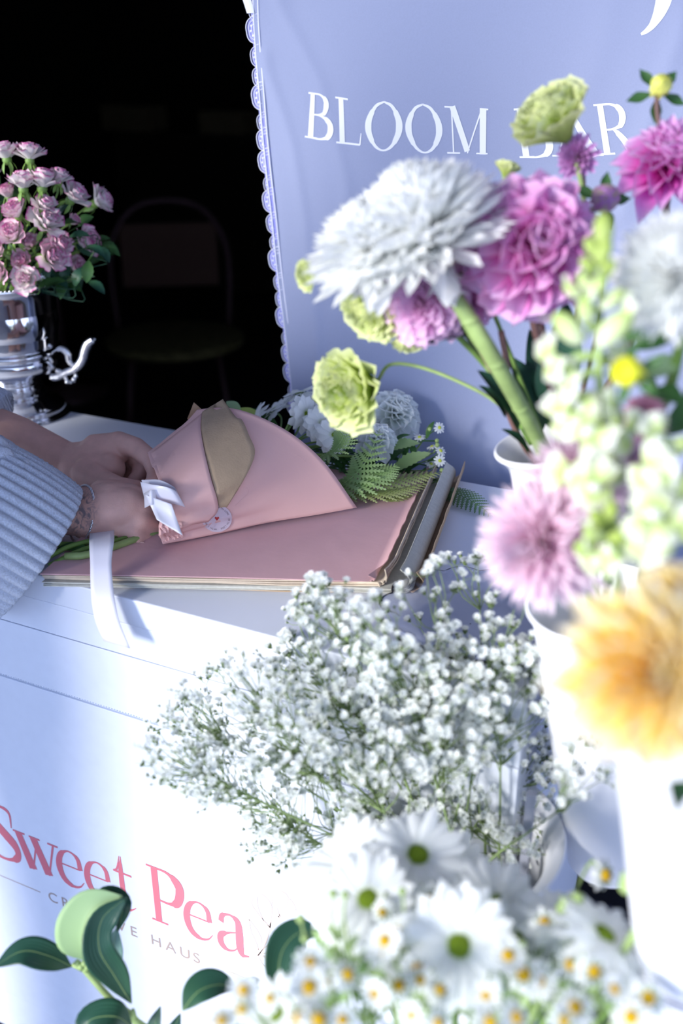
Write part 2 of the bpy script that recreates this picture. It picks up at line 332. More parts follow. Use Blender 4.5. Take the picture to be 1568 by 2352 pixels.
# "Sweet Pea": letter, left px, right px at mid height, height of 1 unit
zb = .461
LET = {}
for wd, ch, xl, yl, xr, yr, h in (('Sweet', 'S', -26, 1905, 44, 1930, .098), ('Sweet', 'w', 39, 1950, 133, 1975, .064), ('Sweet', 'e', 132, 1990, 193, 2010, .064), ('Sweet', 'e', 196, 2015, 256, 2030, .064),
                          ('Sweet', 't', 258, 2030, 309, 2045, .064), ('Pea', 'P', 341, 2060, 420, 2060, .096), ('Pea', 'e', 424, 2110, 489, 2125, .064), ('Pea', 'a', 499, 2140, 570, 2165, .064)):
    a, b = fx(xl, yl), fx(xr, yr)
    glyph(LET.setdefault(wd, G()), ch, lambda x, y, a=a, b=b, h=h: Vector((a+(b-a)*x, FY, zb+h*y)))
for wd in LET: part('lettering', LET[wd], PINK, o, smooth=False, label='pink serif word %s' % wd)
g = G(); g3 = G(); zt = .4135
for ch, x in zip('CREATIVEHAUS', (112, 142, 170, 0, 0, 0, 269, 299, 346, 380, 412, 443)):
    if not x: continue
    a = fx(x, 2070+(x-112)*.41); glyph_h = .0175
    sans(g if x < 320 else g3, ch, lambda u, v_, a=a: Vector((a+u*glyph_h, FY, zt+v_*glyph_h)))
a0, a1 = fx(170, 2100), fx(269, 2140)
for k, ch in enumerate('ATI'):
    a = a0+(a1-a0)*(.26+.25*k); sans(g, ch, lambda u, v_, a=a: Vector((a+u*.0175, FY, zt+v_*.0175)))
part('small_lettering', g, TAN, o, smooth=False, label='small tan capitals reading CREATIVE'); part('small_lettering', g3, TAN, o, smooth=False, label='small tan capitals reading HAUS')
g = G(); g.box((-1.10, FY, .4218), (fx(93, 2052), .0012, .4230)); part('printed_line', g, TAN, o, smooth=False)
xr = fx(475, 2212); g = G(); g.box((xr, FY, .4218), (xr+.19, .0012, .4230)); part('printed_line', g, TANL, o, smooth=False)
g = G()
def ink(cr, w_=.0016):
    p = [ony(x/2.178, 1800+y/2.178, FY) for x, y in cr]; c = cat([(q.x, q.z) for q in p], 7*len(p))
    ribbon(g, [(x[0], x[1], w_) for x in c], lambda x, y: Vector((x, FY, y)))
for c in (((1350, 720), (1290, 650), (1258, 600), (1272, 562), (1300, 552), (1335, 575), (1358, 620), (1350, 720)), ((1285, 565), (1290, 620), (1320, 690), (1345, 715)),
          ((1362, 610), (1360, 570), (1390, 540), (1425, 548), (1442, 572)), ((1400, 665), (1385, 620), (1400, 585), (1440, 575), (1470, 605), (1475, 640), (1440, 670), (1390, 665)),
          ((1440, 578), (1432, 610), (1415, 640), (1395, 660)), ((1245, 680), (1290, 740), (1308, 790), (1290, 835)), ((1245, 680), (1255, 740), (1275, 780), (1292, 830)),
          ((1385, 785), (1388, 735), (1425, 710), (1465, 735), (1485, 755), (1440, 790), (1385, 785)), ((1400, 780), (1420, 745), (1465, 738)),
          ((1290, 860), (1330, 815), (1385, 787)), ((1290, 855), (1340, 880), (1372, 930), (1320, 910), (1290, 862)), ((1300, 850), (1350, 850), (1400, 862), (1360, 875), (1310, 858))):
    ink(c, .0013)
ink(((1185, 900), (1245, 890), (1290, 855), (1330, 790), (1355, 700), (1395, 665)), .0022)
part('sweet_pea_drawing', g, TANL, o, smooth=False, label='faint line drawing of a flowering sprig')

# ================================================================ the banner
BY = .56
CLOTH = mat('banner_cloth', (.33, .37, .53), .85, noise=.03, nscale=500, sheen=.2)
LACE = mat('lace', (.34, .35, .80), .9); LACEW = mat('lace_ridge', (.80, .81, .93), .9); LETW = mat('white_vinyl', (.86, .88, .93), .5)
ban = thing('cloth_banner', 'grey-blue cloth banner with white lettering and a lace edge, hanging behind the cart', 'banner', (-.3, BY, .1))
ledge = [(583, -220), (584, -60), (586, 40), (592, 130), (600, 220), (606, 300), (616, 400), (628, 500), (638, 600), (650, 700), (662, 790), (671, 870), (684, 980)]
LE = [ony(x, y, BY) for x, y in ledge]
LE = [Vector((-.77, BY, 1.95))] + LE[1:] + [Vector((LE[-1].x+.0, BY, .60)), Vector((LE[-1].x+.0, BY, .12))]
lz = [-p.z for p in LE]; lx = [p.x for p in LE]
def left_x(z): return float(np.interp(-z, lz, lx))
def fold_line(x, z):
    """ridges in the cloth that run down from the tied corner"""
    y = 0
    for (a, b, amp, wd) in ((((640, 10), (735, 190), (800, 420)), 0, .0034, .012), (((612, 150), (672, 330), (705, 520), (735, 760)), 0, .0034, .011), (((690, 560), (720, 760), (760, 960)), 0, .0015, .016),
                            (((1568, 60), (1500, 260), (1440, 420)), 0, .004, .012), (((1400, -30), (1395, 60), (1330, 260)), 0, .003, .02)):
        P = [ony(*q, BY) for q in a]; zz = [-q.z for q in P]
        if -z < zz[0]-.02 or -z > zz[-1]+.05: continue
        xc = float(np.interp(-z, zz, [q.x for q in P]))
        y -= amp*math.exp(-((x-xc)/wd)**2)
    return y+.004*math.sin(x*9+z*4)+.003*math.sin(x*21-z*6)
NB, NZ = 260, 170
g = G(); P = []
for i in range(NZ):
    z = 1.95-1.59*i/(NZ-1); xl = left_x(z); row = []
    for j in range(NB):
        x = xl+(.55-xl)*(j/(NB-1))**1.3; row.append((x, BY+fold_line(x, z), z))
    P.append(row)
g.grid(P); part('cloth', g, CLOTH, ban)
def bmap(q):
    """bilinear map of a letter box (four photo corners) onto the cloth"""
    c = [ony(x, y, BY) for x, y in q]
    def fn(x, y):
        top = c[0].lerp(c[1], x); bot = c[3].lerp(c[2], x); p = bot.lerp(top, y); return Vector((p.x, BY+fold_line(p.x, p.z)-.0006, p.z))
    return fn
g = G(); gb = G(); nl = 0
for ch, q in (('B', ((706, 211), (768, 218), (776, 328), (698, 315))), ('L', ((768, 221), (836, 232), (842, 336), (774, 328))), ('O', ((838, 231), (928, 233), (926, 349), (836, 345))),
              ('O', ((926, 237), (1014, 239), (1018, 355), (930, 350))), ('M', ((1018, 243), (1118, 250), (1116, 356), (1024, 354))), ('B', ((1174, 250), (1252, 244), (1284, 362), (1188, 364))),
              ('A', ((1254, 242), (1352, 238), (1388, 358), (1268, 360))), ('R', ((1362, 239), (1446, 233), (1470, 352), (1378, 356)))):
    glyph(g if nl < 5 else gb, ch, bmap(q)); nl += 1
part('lettering', g, LETW, ban, smooth=False, label='white serif word BLOOM'); part('lettering', gb, LETW, ban, smooth=False, label='white serif word BAR'); g = G()
sw = [(1532, -60, .020), (1528, -10, .019), (1518, 25, .015), (1502, 55, .009), (1488, 70, .006), (1474, 79, .003)]
pp = [ony(x, y, BY) for x, y, _ in sw]
ribbon(g, [tuple(x) for x in cat([(q.x, q.z, s_[2]) for q, s_ in zip(pp, sw)], 24)], lambda x, y: Vector((x, BY+fold_line(x, y)-.0006, y)))
part('script_tail', g, LETW, ban, smooth=False, label='white tail of a large script letter')
# lace: scalloped band with raised arcs along the left edge
def fan(G1, G2, c, r, tilt):
    def at(a, rr): return Vector((c.x-math.cos(a+tilt)*rr, c.y-.001, c.z+math.sin(a+tilt)*rr))
    n = 18; out = []
    for i in range(n+1):
        a = -1.5+3.0*i/n; out.append(r*(1+.07*abs(math.sin(2.5*(a+1.5)*1.05))))
    G1.grid([[tuple(at(-1.5+3.0*i/n, out[i]*k)+Vector((.002, 0, 0))) for k in (.05, .4, .75, 1)] for i in range(n+1)])
    for k, w_ in ((.98, .07), (.74, .05), (.5, .05)):
        G2.tube([at(-1.45+2.9*i/n, out[i]*k)-Vector((0, .0012, 0)) for i in range(n+1)], r*w_*.6, 5)
    for q in (-.9, -.3, .3, .9):
        G2.ball(tuple(at(q, r*.62)-Vector((0, .001, 0))), r*.10, 4, sc=(1, .5, 1))
    for q in (-1.1, -.6, -.2, .2, .6, 1.1):
        G2.tube([at(q, r*.1), at(q, r*.42)], r*.03, 4)
g1 = G(); g2 = G()
z = LE[1].z+.1; k = 0
while z > .97:
    r = .0155+.003*math.sin(k*2.3); x = left_x(z)
    fan(g1, g2, Vector((x+.004, BY, z)), r, .12); z -= r*1.82; k += 1
g1.grid([[(left_x(zz)+d, BY-.0015, zz) for d in (-.005, .0, .007)] for zz in np.linspace(1.9, .3, 80)])
for d in (.0065, -.001): g2.tube([(left_x(zz)+d, BY-.003, zz) for zz in np.linspace(1.9, .3, 80)], .0012, 5)
lc = part('lace_edge', g1, LACE, ban); part('lace_ridges', g2, LACEW, lc)
# frame that carries the cloth
g = G()
g.tube([(-.66, BY+.03, 0), (-.66, BY+.03, 1.93)], .012, 14); part('pole', g, BUCK, ban)
g = G(); g.tube([(.52, BY+.03, 0), (.52, BY+.03, 1.93)], .012, 14); part('pole', g, BUCK, ban)
g = G(); g.tube([(-.70, BY+.03, 1.93), (.54, BY+.03, 1.93)], .012, 14); part('crossbar', g, BUCK, ban)
c = ony(560, 25, BY)
g = G(); g.grid([[(ony(545-3*math.cos(i*.4)+i*3.2, -60+i*13, BY).x+j*.016*(1-i/10*.35), BY-.004-.003*math.sin(j*3), ony(560, -60+i*13, BY).z) for j in (0, .33, .66, 1)] for i in range(8)])
part('tie', g, LETW, ban, label='white ribbon tie at the corner')
# ================================================================ the stack of wrapping paper
E1 = Vector((.92, .392, 0)); E2 = Vector((-.2, .98, 0)).normalized()
PK = mat('pink_paper', (.62, .38, .40), .8, noise=.04, nscale=25, bump=.15, bscale=60)
PKS = mat('pink_paper_underside', (.40, .27, .24), .8, noise=.08, nscale=25)
KR = mat('kraft_paper', (.43, .31, .20), .85, noise=.08, nscale=60, bump=.2, bscale=400)
NEWS = mat('newsprint', (.50, .50, .45), .9, noise=.1, nscale=200)
CREAM = mat('cream_paper', (.55, .46, .36), .9, noise=.1, nscale=100)
PO = onz(884, 1366, .952); PO.z = 0
PL = .385; PD = .33
def sheet(name, label, m, z, right, curl, jag, group=None, front=0, th=.0012, depth=PD, seed=0, back_shear=0):
    """one sheet: flat from the left, its right end curled up and over; curl = (radius, angle turned in degrees, straight tail)"""
    r, ang, tail = curl; rnd = random.Random(seed)
    prof = [(-PL, 0), (-PL*.75, 0), (-PL*.5, 0), (-PL*.3, 0), (-PL*.15, 0), (right-r, 0)]
    n = 12
    for i in range(1, n+1):
        a = math.radians(ang)*i/n; prof.append((right-r+r*math.sin(a), r-r*math.cos(a)))
    a = math.radians(ang)
    if tail: prof.append((prof[-1][0]+math.cos(a)*tail, prof[-1][1]+math.sin(a)*tail))
    nv = 26; top = []; bot = []; L = len(prof)
    for j in range(nv):
        v = j/(nv-1); d = v*depth; row = []; rb = []
        for i, (x, h) in enumerate(prof):
            e = (jag*.25*(rnd.random()-.5)-(jag*2.2*max(0, 1-j/2.5) if j < 3 else 0)) if i == L-1 else 0
            f = front+.0015*math.sin(i*1.3+seed) if j == 0 else 0
            if i > L-8 and j == 0: f += .003*rnd.random()
            wv = .0012*math.sin(x*30+seed)*(1-v)
            p = PO+E1*(x+e)+E2*(d+f)+Vector((0, 0, z+h+max(0, wv)))
            row.append(tuple(p)); 
            a_, b_ = prof[max(i-1, 0)], prof[min(i+1, L-1)]; tx, tz = b_[0]-a_[0], b_[1]-a_[1]; q = math.hypot(tx, tz)
            nrm = E1*(-tz/q)+Vector((0, 0, tx/q)); rb.append(tuple(p-nrm*th))
        top.append(row); bot.append(rb)
    g = G(); g.grid(top, mi=0); g.grid([x[::-1] for x in bot], mi=1 if isinstance(m, list) else 0)
    for a_, b_ in ((0, None), (nv-1, None)): g.grid([top[a_], bot[a_]] if a_ else [bot[a_], top[a_]])
    g.grid([[x[-1] for x in top], [x[-1] for x in bot]]); g.grid([[x[0] for x in bot], [x[0] for x in top]])
    return solo(name, g, m, label, 'paper', group)
sheet('kraft_sheet', 'pale grey kraft sheet under the paper stack, curling up beyond the newsprint', [KR, KR], .9515, .040, (.016, 85, .010), .004, front=.006, depth=PD+.02, seed=1)
for k in range(7):
    sheet('newsprint_sheet', 'cream newsprint sheet in the rolled-over pad under the pink paper', [NEWS, NEWS], .9530+k*.0011, .031-k*.0008, (.0125-k*.0004, 150-k*2, .004+k*.0006), .001, 'newsprint pad sheets', front=.003-k*.0006, th=.0008, seed=10+k)
for k in range(3):
    sheet('brown_edged_sheet', 'folded pink-brown sheet below the top sheet of the paper stack', [CREAM, PKS], .9612+k*.0028, .001, (.010, 55+k*6, .010), .003, 'folded pink sheets in the stack', front=.0035-k*.001, th=.0016, seed=20+k)
sheet('pink_sheet', 'large muted pink sheet lying on top of the paper stack under the bouquet', [PK, PKS], .9697, -.006, (.012, 38, .006), .006, front=-.001, th=.001, seed=31)
PZ = .9705
# ================================================================ glass dish at the right
GLS = mat('clear_glass', (.78, .80, .88), .03, 0, trans=1, ior=1.45)
c = onz(1080, 1432, .953); g = G()
def dish(r0, r1, z, sc): return [[(c.x+math.cos(a)*(r0+(r1-r0)*1)*(1+sc*abs(math.sin(a*7))), c.y+math.sin(a)*(r0+(r1-r0)*1)*(1+sc*abs(math.sin(a*7))), z) for a in (2*math.pi*k/112 for k in range(112))]]
rows = []
for r, z, sc in ((.001, .9535, 0), (.05, .9535, 0), (.072, .955, 0), (.082, .962, .02), (.092, .973, .05), (.101, .979, .08), (.1045, .9805, .09), (.105, .977, .09), (.100, .9725, .08), (.090, .966, .05), (.080, .956, .01), (.070, .9508, 0), (.05, .9506, 0), (.001, .9506, 0)):
    rows += dish(0, r*.86, .951+(z-.951)*.62, sc)
g.grid(rows[::-1], wrap=True)
solo('glass_dish', g, GLS, 'clear glass dish with a scalloped rim on the cart behind the small white blossom', 'dish')

# ================================================================ the bouquet
WR = mat('bouquet_wrap_pink', (.78, .47, .43), .75, noise=.03, nscale=14, bump=.25, bscale=35)
ST = [(374, 1243, .974), (364, 1228, .992), (368, 1190, 1.015), (372, 1150, 1.030), (362, 1100, 1.040), (340, 1045, 1.035), (345, 1060, 1.0), (372, 1200, .976)]
MO = [(819, 1166, .976), (742, 1060, 1.030), (655, 988, 1.070), (548, 942, 1.092), (468, 940, 1.078), (452, 952, 1.060), (480, 1000, 1.00), (640, 1130, .978)]
NS, NT = 40, 72
sc_ = cat([tuple(onz(*p)) for p in ST], NT); mo = cat([tuple(onz(*p)) for p in MO], NT)
c0 = Vector(np.mean(sc_, axis=0)); c1 = Vector(np.mean(mo, axis=0))
rows = []
rr = random.Random(3)
for i in range(NS):
    s_ = i/(NS-1); row = []
    for j in range(NT):
        a, b = Vector(sc_[j]), Vector(mo[j]); th = j/(NT-1)
        p = a.lerp(b, s_); cc = c0.lerp(c1, s_); n = (p-cc); n.normalize()
        bul = .016*math.sin(math.pi*min(1, s_*1.05))*math.sin(math.pi*min(th/.62, 1))
        wr = (.0035*math.sin(th*46+s_*5)+.002*math.sin(th*83))*(1-s_)**2.2 + .0012*math.sin(th*14+s_*9)*math.sin(s_*3.1)
        q = p+n*(bul+wr)
        if q.z < PZ+.0012: q.z = PZ+.0012
        row.append(tuple(q))
    rows.append(row)
wrapG = G(); wrapG.grid(rows)
BV = BVHTree.FromPolygons([Vector(v) for v in wrapG.verts()], wrapG.f)
def onwrap(x, y, lift=.002):
    d = ray(x, y).normalized(); h = BV.ray_cast(CAM, d)
    if h[0] is None:
        h = (BV.find_nearest(pt(x, y, 1.30))[0],)
        q = pt(x, y, (h[0]-CAM).dot(FW)); return q-d*lift
    return h[0]-d*lift
bq = thing('wrapped_bouquet', 'bouquet of white flowers and fern wrapped in pink paper, lying on the paper stack', 'bouquet', onz(560, 1180, PZ))
wo = part('wrapping_paper', wrapG, WR, bq); m = wo.modifiers.new('th', 'SOLIDIFY'); m.thickness = .0009; m.offset = -1
# folded-over collar: the sheet's kraft inner face
L = cat([(466, 946), (459, 962), (463, 1000), (473, 1050), (486, 1100), (496, 1135), (503, 1166)], 26)
R_ = cat([(512, 917), (541, 958), (556, 966), (572, 1002), (585, 1040), (566, 1090), (521, 1164)], 26)
P = []
for i, (a, b) in enumerate(zip(L, R_)):
    P.append([tuple(onwrap(a[0]+(b[0]-a[0])*k/9, a[1]+(b[1]-a[1])*k/9, .003+.010*(k/9)*(1-abs(i/25-.45)*1.4))) for k in range(10)])
g = G(); g.grid(P); fl = part('folded_flap', g, KR, bq, label='kraft-brown folded-back flap of the wrapping'); m = fl.modifiers.new('th', 'SOLIDIFY'); m.thickness = .0008
# pink layer left of the flap, overlapping the front
L2 = cat([(338, 1048), (352, 1075), (366, 1110), (378, 1160), (412, 1208)], 22); R2 = cat([(464, 950), (461, 985), (470, 1040), (484, 1100), (501, 1166), (478, 1198)], 22)
P = []
for i, (a, b) in enumerate(zip(L2, R2)):
    P.append([tuple(onwrap(a[0]+(b[0]-a[0])*k/13, a[1]+(b[1]-a[1])*k/13, .0018+.003*(k/13))) for k in range(14)])
g = G(); g.grid(P); fl = part('overlapping_layer', g, WR, bq); m = fl.modifiers.new('th', 'SOLIDIFY'); m.thickness = .0008
# creases
for cr in (((540, 1160), (568, 1132), (566, 1120)), ((590, 1205), (606, 1193)), ((700, 1060), (690, 1050), (676, 1045)), ((400, 1215), (440, 1207), (478, 1204)), ((420, 1075), (400, 1095), (385, 1115))):
    g = G(); g.tube([onwrap(*q[:2], .0004) for q in cat(cr, 10)], [.0008]*10, 5); part('crease', g, WR, bq)
# paper bunched at the tie
g = G(); q4 = [(360, 1200), (414, 1199), (420, 1234), (374, 1245)]; rows = []; rb2 = random.Random(8)
for i in range(9):
    r_ = []
    for j in range(13):
        u, v = j/12, i/8; x = (q4[0][0]*(1-u)+q4[1][0]*u)*(1-v)+(q4[3][0]*(1-u)+q4[2][0]*u)*v; y = (q4[0][1]*(1-u)+q4[1][1]*u)*(1-v)+(q4[3][1]*(1-u)+q4[2][1]*u)*v
        r_.append(tuple(onwrap(x+rb2.uniform(-2, 2), y+rb2.uniform(-1.5, 1.5), .003+.004*abs(math.sin(j*1.9+i*.5))*(1-u*.8)+rb2.uniform(0, .0015))))
    rows.append(r_)
g.grid(rows); bo = part('bunched_end', g, WR, bq, smooth=False); m = bo.modifiers.new('th', 'SOLIDIFY'); m.thickness = .0009
# kraft corner behind
g = G(); q = [onz(430, 962, 1.045), onz(445, 924, 1.075), onz(472, 948, 1.06), onz(440, 975, 1.03)]
g.grid([[tuple(q[0].lerp(q[1], a)) for a in (0, .5, 1)], [tuple(q[3].lerp(q[2], a)) for a in (0, .5, 1)]]); part('back_corner', g, KR, bq, label='kraft-brown corner of the wrapping at the back')
# sticker
STK = mat('sticker', (.66, .56, .62), .45); INK = mat('sticker_ink', (.18, .12, .14), .6); HRT = mat('heart_red', (.45, .04, .04), .6)
def stk(x, y, l): return onwrap(498+x*34.5, 1191-y*31, l)
g = G(); g.grid([[tuple(stk(r*math.cos(a), r*math.sin(a), .0026)) for a in (2*math.pi*k/40 for k in range(40))] for r in (.001, .35, .7, 1)], wrap=True)
sk = part('round_sticker', g, STK, bq, label='round white sticker with tiny writing WITH LOVE around a red heart')
g = G()
txt = 'WITH LOVE  WITH LOVE  WITH LOVE  WITH LOVE  '
for k, ch in enumerate(txt):
    if ch == ' ': continue
    a = math.pi/2-2*math.pi*k/len(txt); r0 = .74
    sans(g, ch, lambda u, v_, a=a: stk(math.cos(a)*(r0+v_*.12)+math.sin(a)*u*.12, math.sin(a)*(r0+v_*.12)-math.cos(a)*u*.12, .0032))
part('sticker_writing', g, INK, sk, smooth=False)
g = G(); g.add([tuple(stk(x*.16, y*.16, .0032)) for x, y in ((0, -1), (.9, .1), (.8, .7), (.4, .8), (0, .4), (-.4, .8), (-.8, .7), (-.9, .1))], [(0, 1, 2, 3, 4), (0, 4, 5, 6, 7)]); part('heart', g, HRT, sk, smooth=False)

# ---- generic leaf, fern, petals
def leafG(g, p0, p1, w_, n=(0, 0, 1), bend=.1, fold=.25, mi=0, under=None, sharp=1.0, nu=14, nv=7, tip=.04, serr=0, curl=0):
    """leaf from p0 to p1, face normal n"""
    p0, p1, n = Vector(p0), Vector(p1), Vector(n).normalized(); d = p1-p0; Lh = d.length; d.normalize(); n = (n-d*n.dot(d)).normalized(); s_ = d.cross(n)
    rows = []
    for i in range(nu):
        u = i/(nu-1); wd = w_*max(0, math.sin(math.pi*min(1, u**sharp)))**.8*(1-u*.15)+w_*tip*(1-u)
        if serr: wd *= 1+serr*(1 if i % 2 else -1)
        c_ = p0+d*(Lh*u)+n*(bend*Lh*math.sin(math.pi*u))+s_*curl*Lh*math.sin(math.pi*u)
        rows.append([tuple(c_+s_*(wd*.5*v)+n*(fold*wd*abs(v)**1.5*.5)) for v in np.linspace(-1, 1, nv)])
    g.grid(rows, mi=mi); return g
def fernG(g, pts, w_, n, pairs=14, mi=0, ang=1.0, den=.5):
    P = [Vector(x) for x in cat(pts, pairs+3)]; n = Vector(n).normalized()
    g.tube(P, [.0011*(1-i/len(P)*.7) for i in range(len(P))], 5, mi=mi)
    for i in range(1, len(P)-1):
        u = i/(len(P)-1); d = (P[i+1]-P[i-1]).normalized(); s_ = d.cross(n).normalized(); k = w_*(math.sin(math.pi*(.12+.88*u)**.75)*.85+.12)
        for sg in (-1, 1):
            dr = (s_*sg*math.sin(ang)+d*math.cos(ang)).normalized(); nn = (n+s_*sg*.25).normalized(); sd = dr.cross(nn)*1
            # serrated pinna made of lobes
            m_ = 15; c_ = []; 
            for j in range(m_):
                q = j/(m_-1); base = P[i]+dr*(k*q)+nn*(-.12*k*q*q)
                ww = k*.15*(1-q)**.55*(1.45 if j % 2 else .30)+.0002
                c_.append([tuple(base+sd*ww+dr*(k*.05 if j % 2 else 0)), tuple(base+nn*k*.02), tuple(base-sd*ww+dr*(k*.05 if j % 2 else 0))])
            g.grid(c_, mi=mi)
    return g
def petal(L, W, prof='round', bend=(0, 0), cup=0, nu=7, nv=5, ruf=0, seed=0, pinch=.25):
    """petal along +X, face up +Z. bend = start and extra pitch (radians)"""
    rnd = random.Random(seed); x = z = 0; rows = []; uv = []
    for i in range(nu):
        u = i/(nu-1)
        if prof == 'round': w_ = pinch+(1-pinch)*math.sin(math.pi*min(1, u*.62+.02)); w_ *= math.sqrt(max(0, 1-max(0, (u-.6)/.4)**2.4))+.02
        elif prof == 'point': w_ = pinch+(1-pinch)*math.sin(math.pi*min(1, u*.8)); w_ *= (1-max(0, (u-.45)/.55)**1.6)+.02
        elif prof == 'strap': w_ = .45+.55*math.sin(math.pi*.5*min(1, u*1.6)); w_ *= math.sqrt(max(0, 1-max(0, (u-.78)/.22)**2))+.03
        else: w_ = pinch+(1-pinch)*u**.7; w_ *= 1 if u < .9 else .86
        a = bend[0]+bend[1]*u
        if i: x += math.cos(a)*L/(nu-1); z += math.sin(a)*L/(nu-1)
        r = []
        for j in range(nv):
            v = -1+2*j/(nv-1); rf = ruf*W*u*(math.sin(v*7+seed)+.5*math.sin(v*13+seed*2)) if ruf else 0
            lift = cup*W*v*v*w_*.5+rf
            r.append((x-math.sin(a)*lift, v*W*.5*w_, z+math.cos(a)*lift)); uv.append((u, (v+1)/2))
        rows.append(r)
    return np.array(rows), np.array(uv)
def padd(g, pt_, M, mi=0):
    P, uv = pt_; a, b = P.shape[:2]; g.grid(xf(P.reshape(-1, 3), M).reshape(a, b, 3), uv, mi)
def PM(az, el, r=0, z=0, s=1, roll=0):
    """place a petal at azimuth az, starting elevation el, radius r, height z"""
    return Matrix.Rotation(az, 4, 'Z') @ Matrix.Translation((r, 0, z)) @ Matrix.Rotation(-el, 4, 'Y') @ Matrix.Rotation(roll, 4, 'X') @ Matrix.Scale(s, 4)
GA = 2.399963
def daisyG(R, n=21, rows=2, W=.26, seed=0, droop=0):
    rnd = random.Random(seed); g = G()
    for k in range(rows):
        for i in range(n):
            p = petal(R*(1-.10*k)*rnd.uniform(.9, 1.04), R*W, 'strap', (.12+.25*k-droop*.2, -.35-droop+rnd.uniform(-.2, .15)), -.25, 7, 4)
            padd(g, p, PM(2*math.pi*(i+.5*k)/n+rnd.uniform(-.06, .06), rnd.uniform(-.06, .12), R*.1, .002*k, 1, rnd.uniform(-.2, .2)))
    return g
def discG(r, h=.5, seed=0, n=60):
    g = G(); g.ball((0, 0, 0), r, 8, sc=(1, 1, h))
    for i in range(n):
        q = math.sqrt((i+.5)/n); a = i*GA; zz = h*r*math.sqrt(max(0, 1-q*q*.9)); g.ball((r*q*math.cos(a), r*q*math.sin(a), zz), r*.085, 3)
    return g
def calyxG(r, h, n=10):
    g = G(); g.lathe([(r*.2, -h*1.2), (r*.55, -h*.8), (r, -h*.15), (r*.9, .0)], 14)
    for i in range(n): padd(g, petal(h*1.2, r*.5, 'point', (.2, .3), -.2, 5, 3), PM(2*math.pi*i/n, .35, r*.7, -h*.4))
    return g

# ---- flowers in the bouquet
def look(x, y, t, d=(0, 0, 1)):
    """axis given in photo terms: right, up, toward the viewer -> world direction"""
    return (RT*d[0]+UP*d[1]-FW*d[2]).normalized()
dz = [daisyG(.027, 13, 2, .40, 11, .1), daisyG(.027, 12, 2, .42, 12, .25)]
dzm = [d.mesh('petals', W_PET) for d in dz]; dcm = discG(.0055, .5, 1, 40).mesh('disc', GRN_D); clm = calyxG(.006, .007).mesh('calyx', G_LEAF)
BQD = [(688, 905, 1.42, (-.25, .95, .15), 'topmost white daisy standing over the pink wrapping'), (700, 950, 1.37, (.75, -.1, .55), 'white daisy facing right below the topmost one'),
       (630, 942, 1.43, (-.5, .75, .2), 'white daisy at the left end of the bouquet blooms'), (585, 958, 1.42, (-.6, .4, .2), 'white daisy half hidden by the wrapping edge'),
       (738, 975, 1.36, (.35, .1, .75), 'white daisy left of the pale lime bloom, facing forward'), (765, 1000, 1.35, (.4, .2, .8), 'white daisy under the lime bloom near the fern'),
       (722, 925, 1.44, (.5, .7, .3), 'white daisy behind the topmost one'), (775, 958, 1.42, (.2, .4, .8), 'white daisy just left of the lime bloom, deeper in the bouquet')]
def stemmed(name, label, cat_, head, base, axis, parts_, stem_to, sr=.0016, sm=None, group=None, mid=None, scale=1, spin=0, up=None, leafs=None):
    """flower: parts_ = [(part name, mesh, label)] placed at head along axis, with its stem"""
    o = thing(name, label, cat_, base, group); M = frame(head, axis, up=up, spin=spin, s=scale)
    for pn, me, lb in parts_: part(pn, me, None, o, M=M, label=lb)
    pts = [Vector(head)-Vector(axis)*.004*scale] + ([Vector(m_) for m_ in mid] if mid else [Vector(head)-Vector(axis)*.02]) + [Vector(stem_to)]
    g = G(); g.tube(pts, sr, 7, n=14); part('stem', g, sm or G_STEM, o)
    if leafs:
        for q in leafs: g = G(); leafG(g, *q); part('leaf', g, G_LEAF, o)
    return o
core = onz(640, 1040, 1.015)
for i, (x, y, t, ax, lb) in enumerate(BQD):
    a = look(x, y, t, ax); stemmed('daisy', lb, 'flower', pt(x, y, t), core, a, [('petals', dzm[i % 2], None), ('disc', dcm, None), ('calyx', clm, None)], core+Vector((0, .01*i-.03, 0)), .0014, group='white daisies in the wrapped bouquet', mid=[pt(x, y, t)-a*.018], spin=i)
# white dahlia
def dahliaG(R, n=70, W=.42, prof='round', seed=0, inner=.35, cup=.7, tilt0=-.35, tilt1=1.35, ruf=0, bend=.3, hz=.25, Lf=(1, .4), nu=7, nv=5):
    """rows of petals from the outside (k=0) to the centre"""
    rnd = random.Random(seed); g = G()
    for k in range(n):
        q = k/(n-1); L_ = R*(Lf[0]+(Lf[1]-Lf[0])*q)*rnd.uniform(.92, 1.08)
        el = tilt0+(tilt1-tilt0)*q**.9+rnd.uniform(-.08, .08)
        p = petal(L_*.86, R*W*(1-.45*q)*rnd.uniform(.9, 1.1), prof, (0, bend*(1-q*.5)+rnd.uniform(-.15, .15)), cup*(1+q), nu, nv, ruf, k)
        padd(g, p, PM(k*GA, el, R*.16*(1-q), R*hz*q, 1, rnd.uniform(-.15, .15)))
    return g
a = look(0, 0, 0, (.35, .55, .75)); h = pt(905, 955, 1.44)
stemmed('white_dahlia', 'large round white dahlia behind the lime bloom in the bouquet', 'flower', h, core, a, [('petals', dahliaG(.052, 85, .44, seed=4, tilt0=-.75, hz=.2).mesh('petals', W_PET if 0 else P_WDA), None), ('calyx', clm, None)], core, .0025, mid=[h-a*.04])
h = pt(865, 1015, 1.37); a = look(0, 0, 0, (.1, .6, .8))
stemmed('white_dahlia', 'pale white bloom half buried between the lime bloom and the fern', 'flower', h, core, a, [('petals', dahliaG(.034, 60, .5, seed=5, tilt0=-.5).mesh('petals', P_WDA), None)], core, .002, mid=[h-a*.03])
